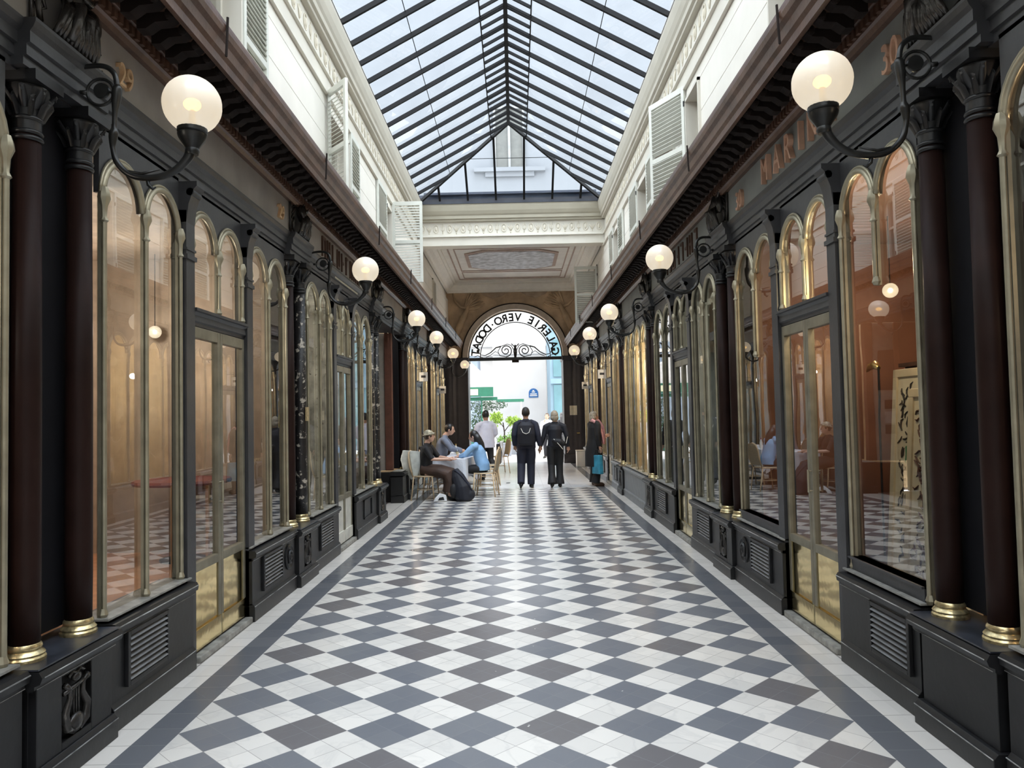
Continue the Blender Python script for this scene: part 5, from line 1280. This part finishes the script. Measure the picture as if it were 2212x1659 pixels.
person('person facing us in pale clothes beyond the archway, half hidden by the walking couple',(1.16,27.5,-.03),G(160),
  stand(arms=dict(elR=(.22,.10,1.12),wrR=(.06,.20,1.36))),(WSH,NAVY2,SHOE),HBRN,{'s':.97,'hairlen':'bob','topname':'shirt'})
person('person in dark patterned coat outside the right edge of the archway',(1.62,26.3,-.03),G(10),stand(),(mat('speckled_coat',(.08,.085,.10),.7,var=.9,vscale=18),BLK,SHOE),mat('grey_hair',(.13,.14,.16),.5,var=.3,vscale=40),{'s':.98,'hairlen':'long','loose':1.1,'hem':.2,'topname':'coat'})
# clothes and bags left on the furniture
def drape(name,label,cat,P,R,mt,vox=.012):
    m=MB(); m.tube(P,R,12); o=remesh(m.build(name,mt,None,smooth=True),vox); return tag(o,label,cat)
drape('jacket','pale jacket hung over the chair back of the person with the headscarf','jacket',[(-1.97,14.52,.93),(-1.985,14.50,.78),(-1.97,14.48,.62),(-1.93,14.46,.40)],[(.045,.18),(.05,.21),(.05,.18),(.03,.06)],mat('pale_jacket',(.62,.63,.58),.8,var=.2))
drape('jacket','black jacket hung over the chair between the two seated people by the wall','jacket',[(-1.92,15.55,.97),(-1.93,15.55,.8),(-1.90,15.53,.55)],[(.15,.05),(.2,.07),(.18,.05)],BLK)
drape('jacket','dark jacket over the back of the second chair on the aisle side','jacket',[(-.36,16.06,.97),(-.34,16.06,.8),(-.36,16.06,.55)],[(.14,.04),(.19,.06),(.17,.05)],BLK)
drape('cloth','pale cloth thrown over the back of the chair at the far table','cloth',[(-.32,17.2,.98),(-.31,17.2,.75),(-.34,17.2,.5)],[(.14,.04),(.18,.05),(.14,.04)],mat('pale_cloth',(.70,.70,.70),.8,var=.2))
rb=thing('rucksack','large dark navy rucksack slumped on the floor in front of the table','backpack',(-.98,14.16,0))
m=MB(); m.tube([(-.05,.05,.03),(0,0,.08),(-.02,0,.25),(-.10,.04,.45),(-.15,.07,.58)],[(.12,.16),(.17,.20),(.16,.18),(.12,.13),(.05,.07)],14); m.ball((.10,-.02,.12),(.13,.12,.12),12); remesh(m.build('bag_body',NAVY2,rb,smooth=True),.014)
m=MB(); m.ball((-.17,-.08,.2),(.07,.05,.13),10); m.build('side_pocket',BLK,rb,smooth=True); m=MB(); m.tube([(-.15,-.02,.58),(-.02,-.08,.48),(.12,-.10,.3),(.2,-.05,.12)],[.012,.016,.016,.010],8); m.build('shoulder_strap',NAVY,rb,smooth=True)
wsn=thing('white_bag','small white and black carrier lying at the foot of the rucksack','bag',(-1.40,14.08,0),.5); MB().prism([(-.13,.01),(.13,.01),(.11,.12),(.0,.16),(-.10,.07)],'y',-.03,.03).build('bag_body',SHOEW,wsn,bevel=.01); MB().prism([(-.06,.03),(.07,.03),(.05,.09),(-.03,.08)],'y',-.034,.034).build('dark_window',BLK,wsn)
tag(MB().lathe([(.001,.012),(.05,.01),(.05,0)],(-.18,17.6,0),14).build('floor_disc',IRON,None),'small dark disc set on the pale floor near the walking man','cover')
cb2=thing('pale_plinth','pale grey plinth of the shopfront base, built as a box, behind the person in pink scarf','box',(1.92,22.6,0)); MB().box(-.12,.12,-.2,.2,0,.45).build('body',CREAMW,cb2,bevel=.01); MB().box(-.13,.13,-.21,.21,.45,.48).build('lid',CREAM,cb2)  # pale plinth of the shopfront base, built as a lidded box
# ------------------------------------------------------------------ camera, light, world
F_,YAW,PIT,ROLL,CX=1637.28720,-.00455649541,.0392476235,.0204958330,.0347918370
cam=bpy.data.cameras.new('camera'); co=bpy.data.objects.new('camera',cam); C.objects.link(co); sc.camera=co
cam.sensor_fit='HORIZONTAL'; cam.sensor_width=36; cam.lens=36*F_/2212; cam.clip_start=.05; cam.clip_end=300
f=Vector((math.sin(YAW)*math.cos(PIT),math.cos(YAW)*math.cos(PIT),math.sin(PIT))); r=Vector((math.cos(YAW),-math.sin(YAW),0)); u=r.cross(f)
r2=math.cos(ROLL)*r-math.sin(ROLL)*u; u2=math.sin(ROLL)*r+math.cos(ROLL)*u
M=Matrix((r2,u2,-f)).transposed().to_4x4(); M.translation=(CX,0,1.6); co.matrix_world=M
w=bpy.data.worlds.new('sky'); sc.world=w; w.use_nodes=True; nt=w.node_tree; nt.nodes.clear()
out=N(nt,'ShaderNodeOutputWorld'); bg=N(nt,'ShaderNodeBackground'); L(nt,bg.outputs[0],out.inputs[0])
tc=N(nt,'ShaderNodeTexCoord'); sx=N(nt,'ShaderNodeSeparateXYZ'); L(nt,tc.outputs['Generated'],sx.inputs[0])
ra=N(nt,'ShaderNodeValToRGB'); L(nt,sx.outputs[2],ra.inputs[0]); e=ra.color_ramp.elements
e[0].position=0; e[0].color=(1.2,1.25,1.35,1); e[1].position=.66; e[1].color=(.335,.385,.46,1)
k=e.new(.28); k.color=(1.1,1.15,1.25,1); k=e.new(.36); k.color=(.31,.36,.44,1)
k=e.new(.85); k.color=(1.3,1.35,1.4,1); k=e.new(1.); k.color=(2.4,2.4,2.45,1)
wm=N(nt,'ShaderNodeMix',data_type='RGBA'); L(nt,ra.outputs[0],wm.inputs[6]); wm.inputs[7].default_value=(.60,.575,.53,1); L(nt,wm.outputs[2],bg.inputs[0])
# unseen sky behind the camera, brightened to light the upper walls
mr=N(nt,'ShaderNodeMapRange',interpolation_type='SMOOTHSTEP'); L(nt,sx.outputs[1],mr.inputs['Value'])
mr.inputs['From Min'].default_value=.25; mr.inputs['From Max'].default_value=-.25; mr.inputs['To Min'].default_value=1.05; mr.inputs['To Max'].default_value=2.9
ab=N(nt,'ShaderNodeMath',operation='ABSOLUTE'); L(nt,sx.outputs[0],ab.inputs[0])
m2=N(nt,'ShaderNodeMapRange',interpolation_type='SMOOTHSTEP'); L(nt,ab.outputs[0],m2.inputs['Value']); m2.inputs['From Min'].default_value=.3; m2.inputs['From Max'].default_value=.75; m2.inputs['To Max'].default_value=3.2  # sky at both sides brightened as well, added for the upper walls
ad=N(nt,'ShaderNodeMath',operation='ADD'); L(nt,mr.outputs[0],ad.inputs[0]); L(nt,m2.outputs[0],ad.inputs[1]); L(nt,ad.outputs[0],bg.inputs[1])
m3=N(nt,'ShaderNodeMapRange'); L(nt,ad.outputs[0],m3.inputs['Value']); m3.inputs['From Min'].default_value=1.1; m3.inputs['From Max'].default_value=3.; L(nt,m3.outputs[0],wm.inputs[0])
sun=bpy.data.lights.new('bright_overcast','SUN'); sun.energy=1.9; sun.angle=math.radians(35); sun.color=(1,.98,.95)
so=bpy.data.objects.new('bright_overcast',sun); C.objects.link(so); so.rotation_euler=(math.radians(24),math.radians(3),0); so.location=(0,0,20)
sc.view_settings.view_transform='Standard'; sc.view_settings.look='None'; sc.view_settings.gamma=1; sc.view_settings.use_curve_mapping=False
sc.view_settings.exposure=.98
cy=sc.cycles
cy.max_bounces=6; cy.diffuse_bounces=3; cy.glossy_bounces=3; cy.transmission_bounces=3; cy.transparent_max_bounces=10
cy.use_adaptive_sampling=True; cy.adaptive_threshold=.02
cy.sample_clamp_indirect=4; cy.use_denoising=True; cy.caustics_reflective=False; cy.caustics_refractive=False
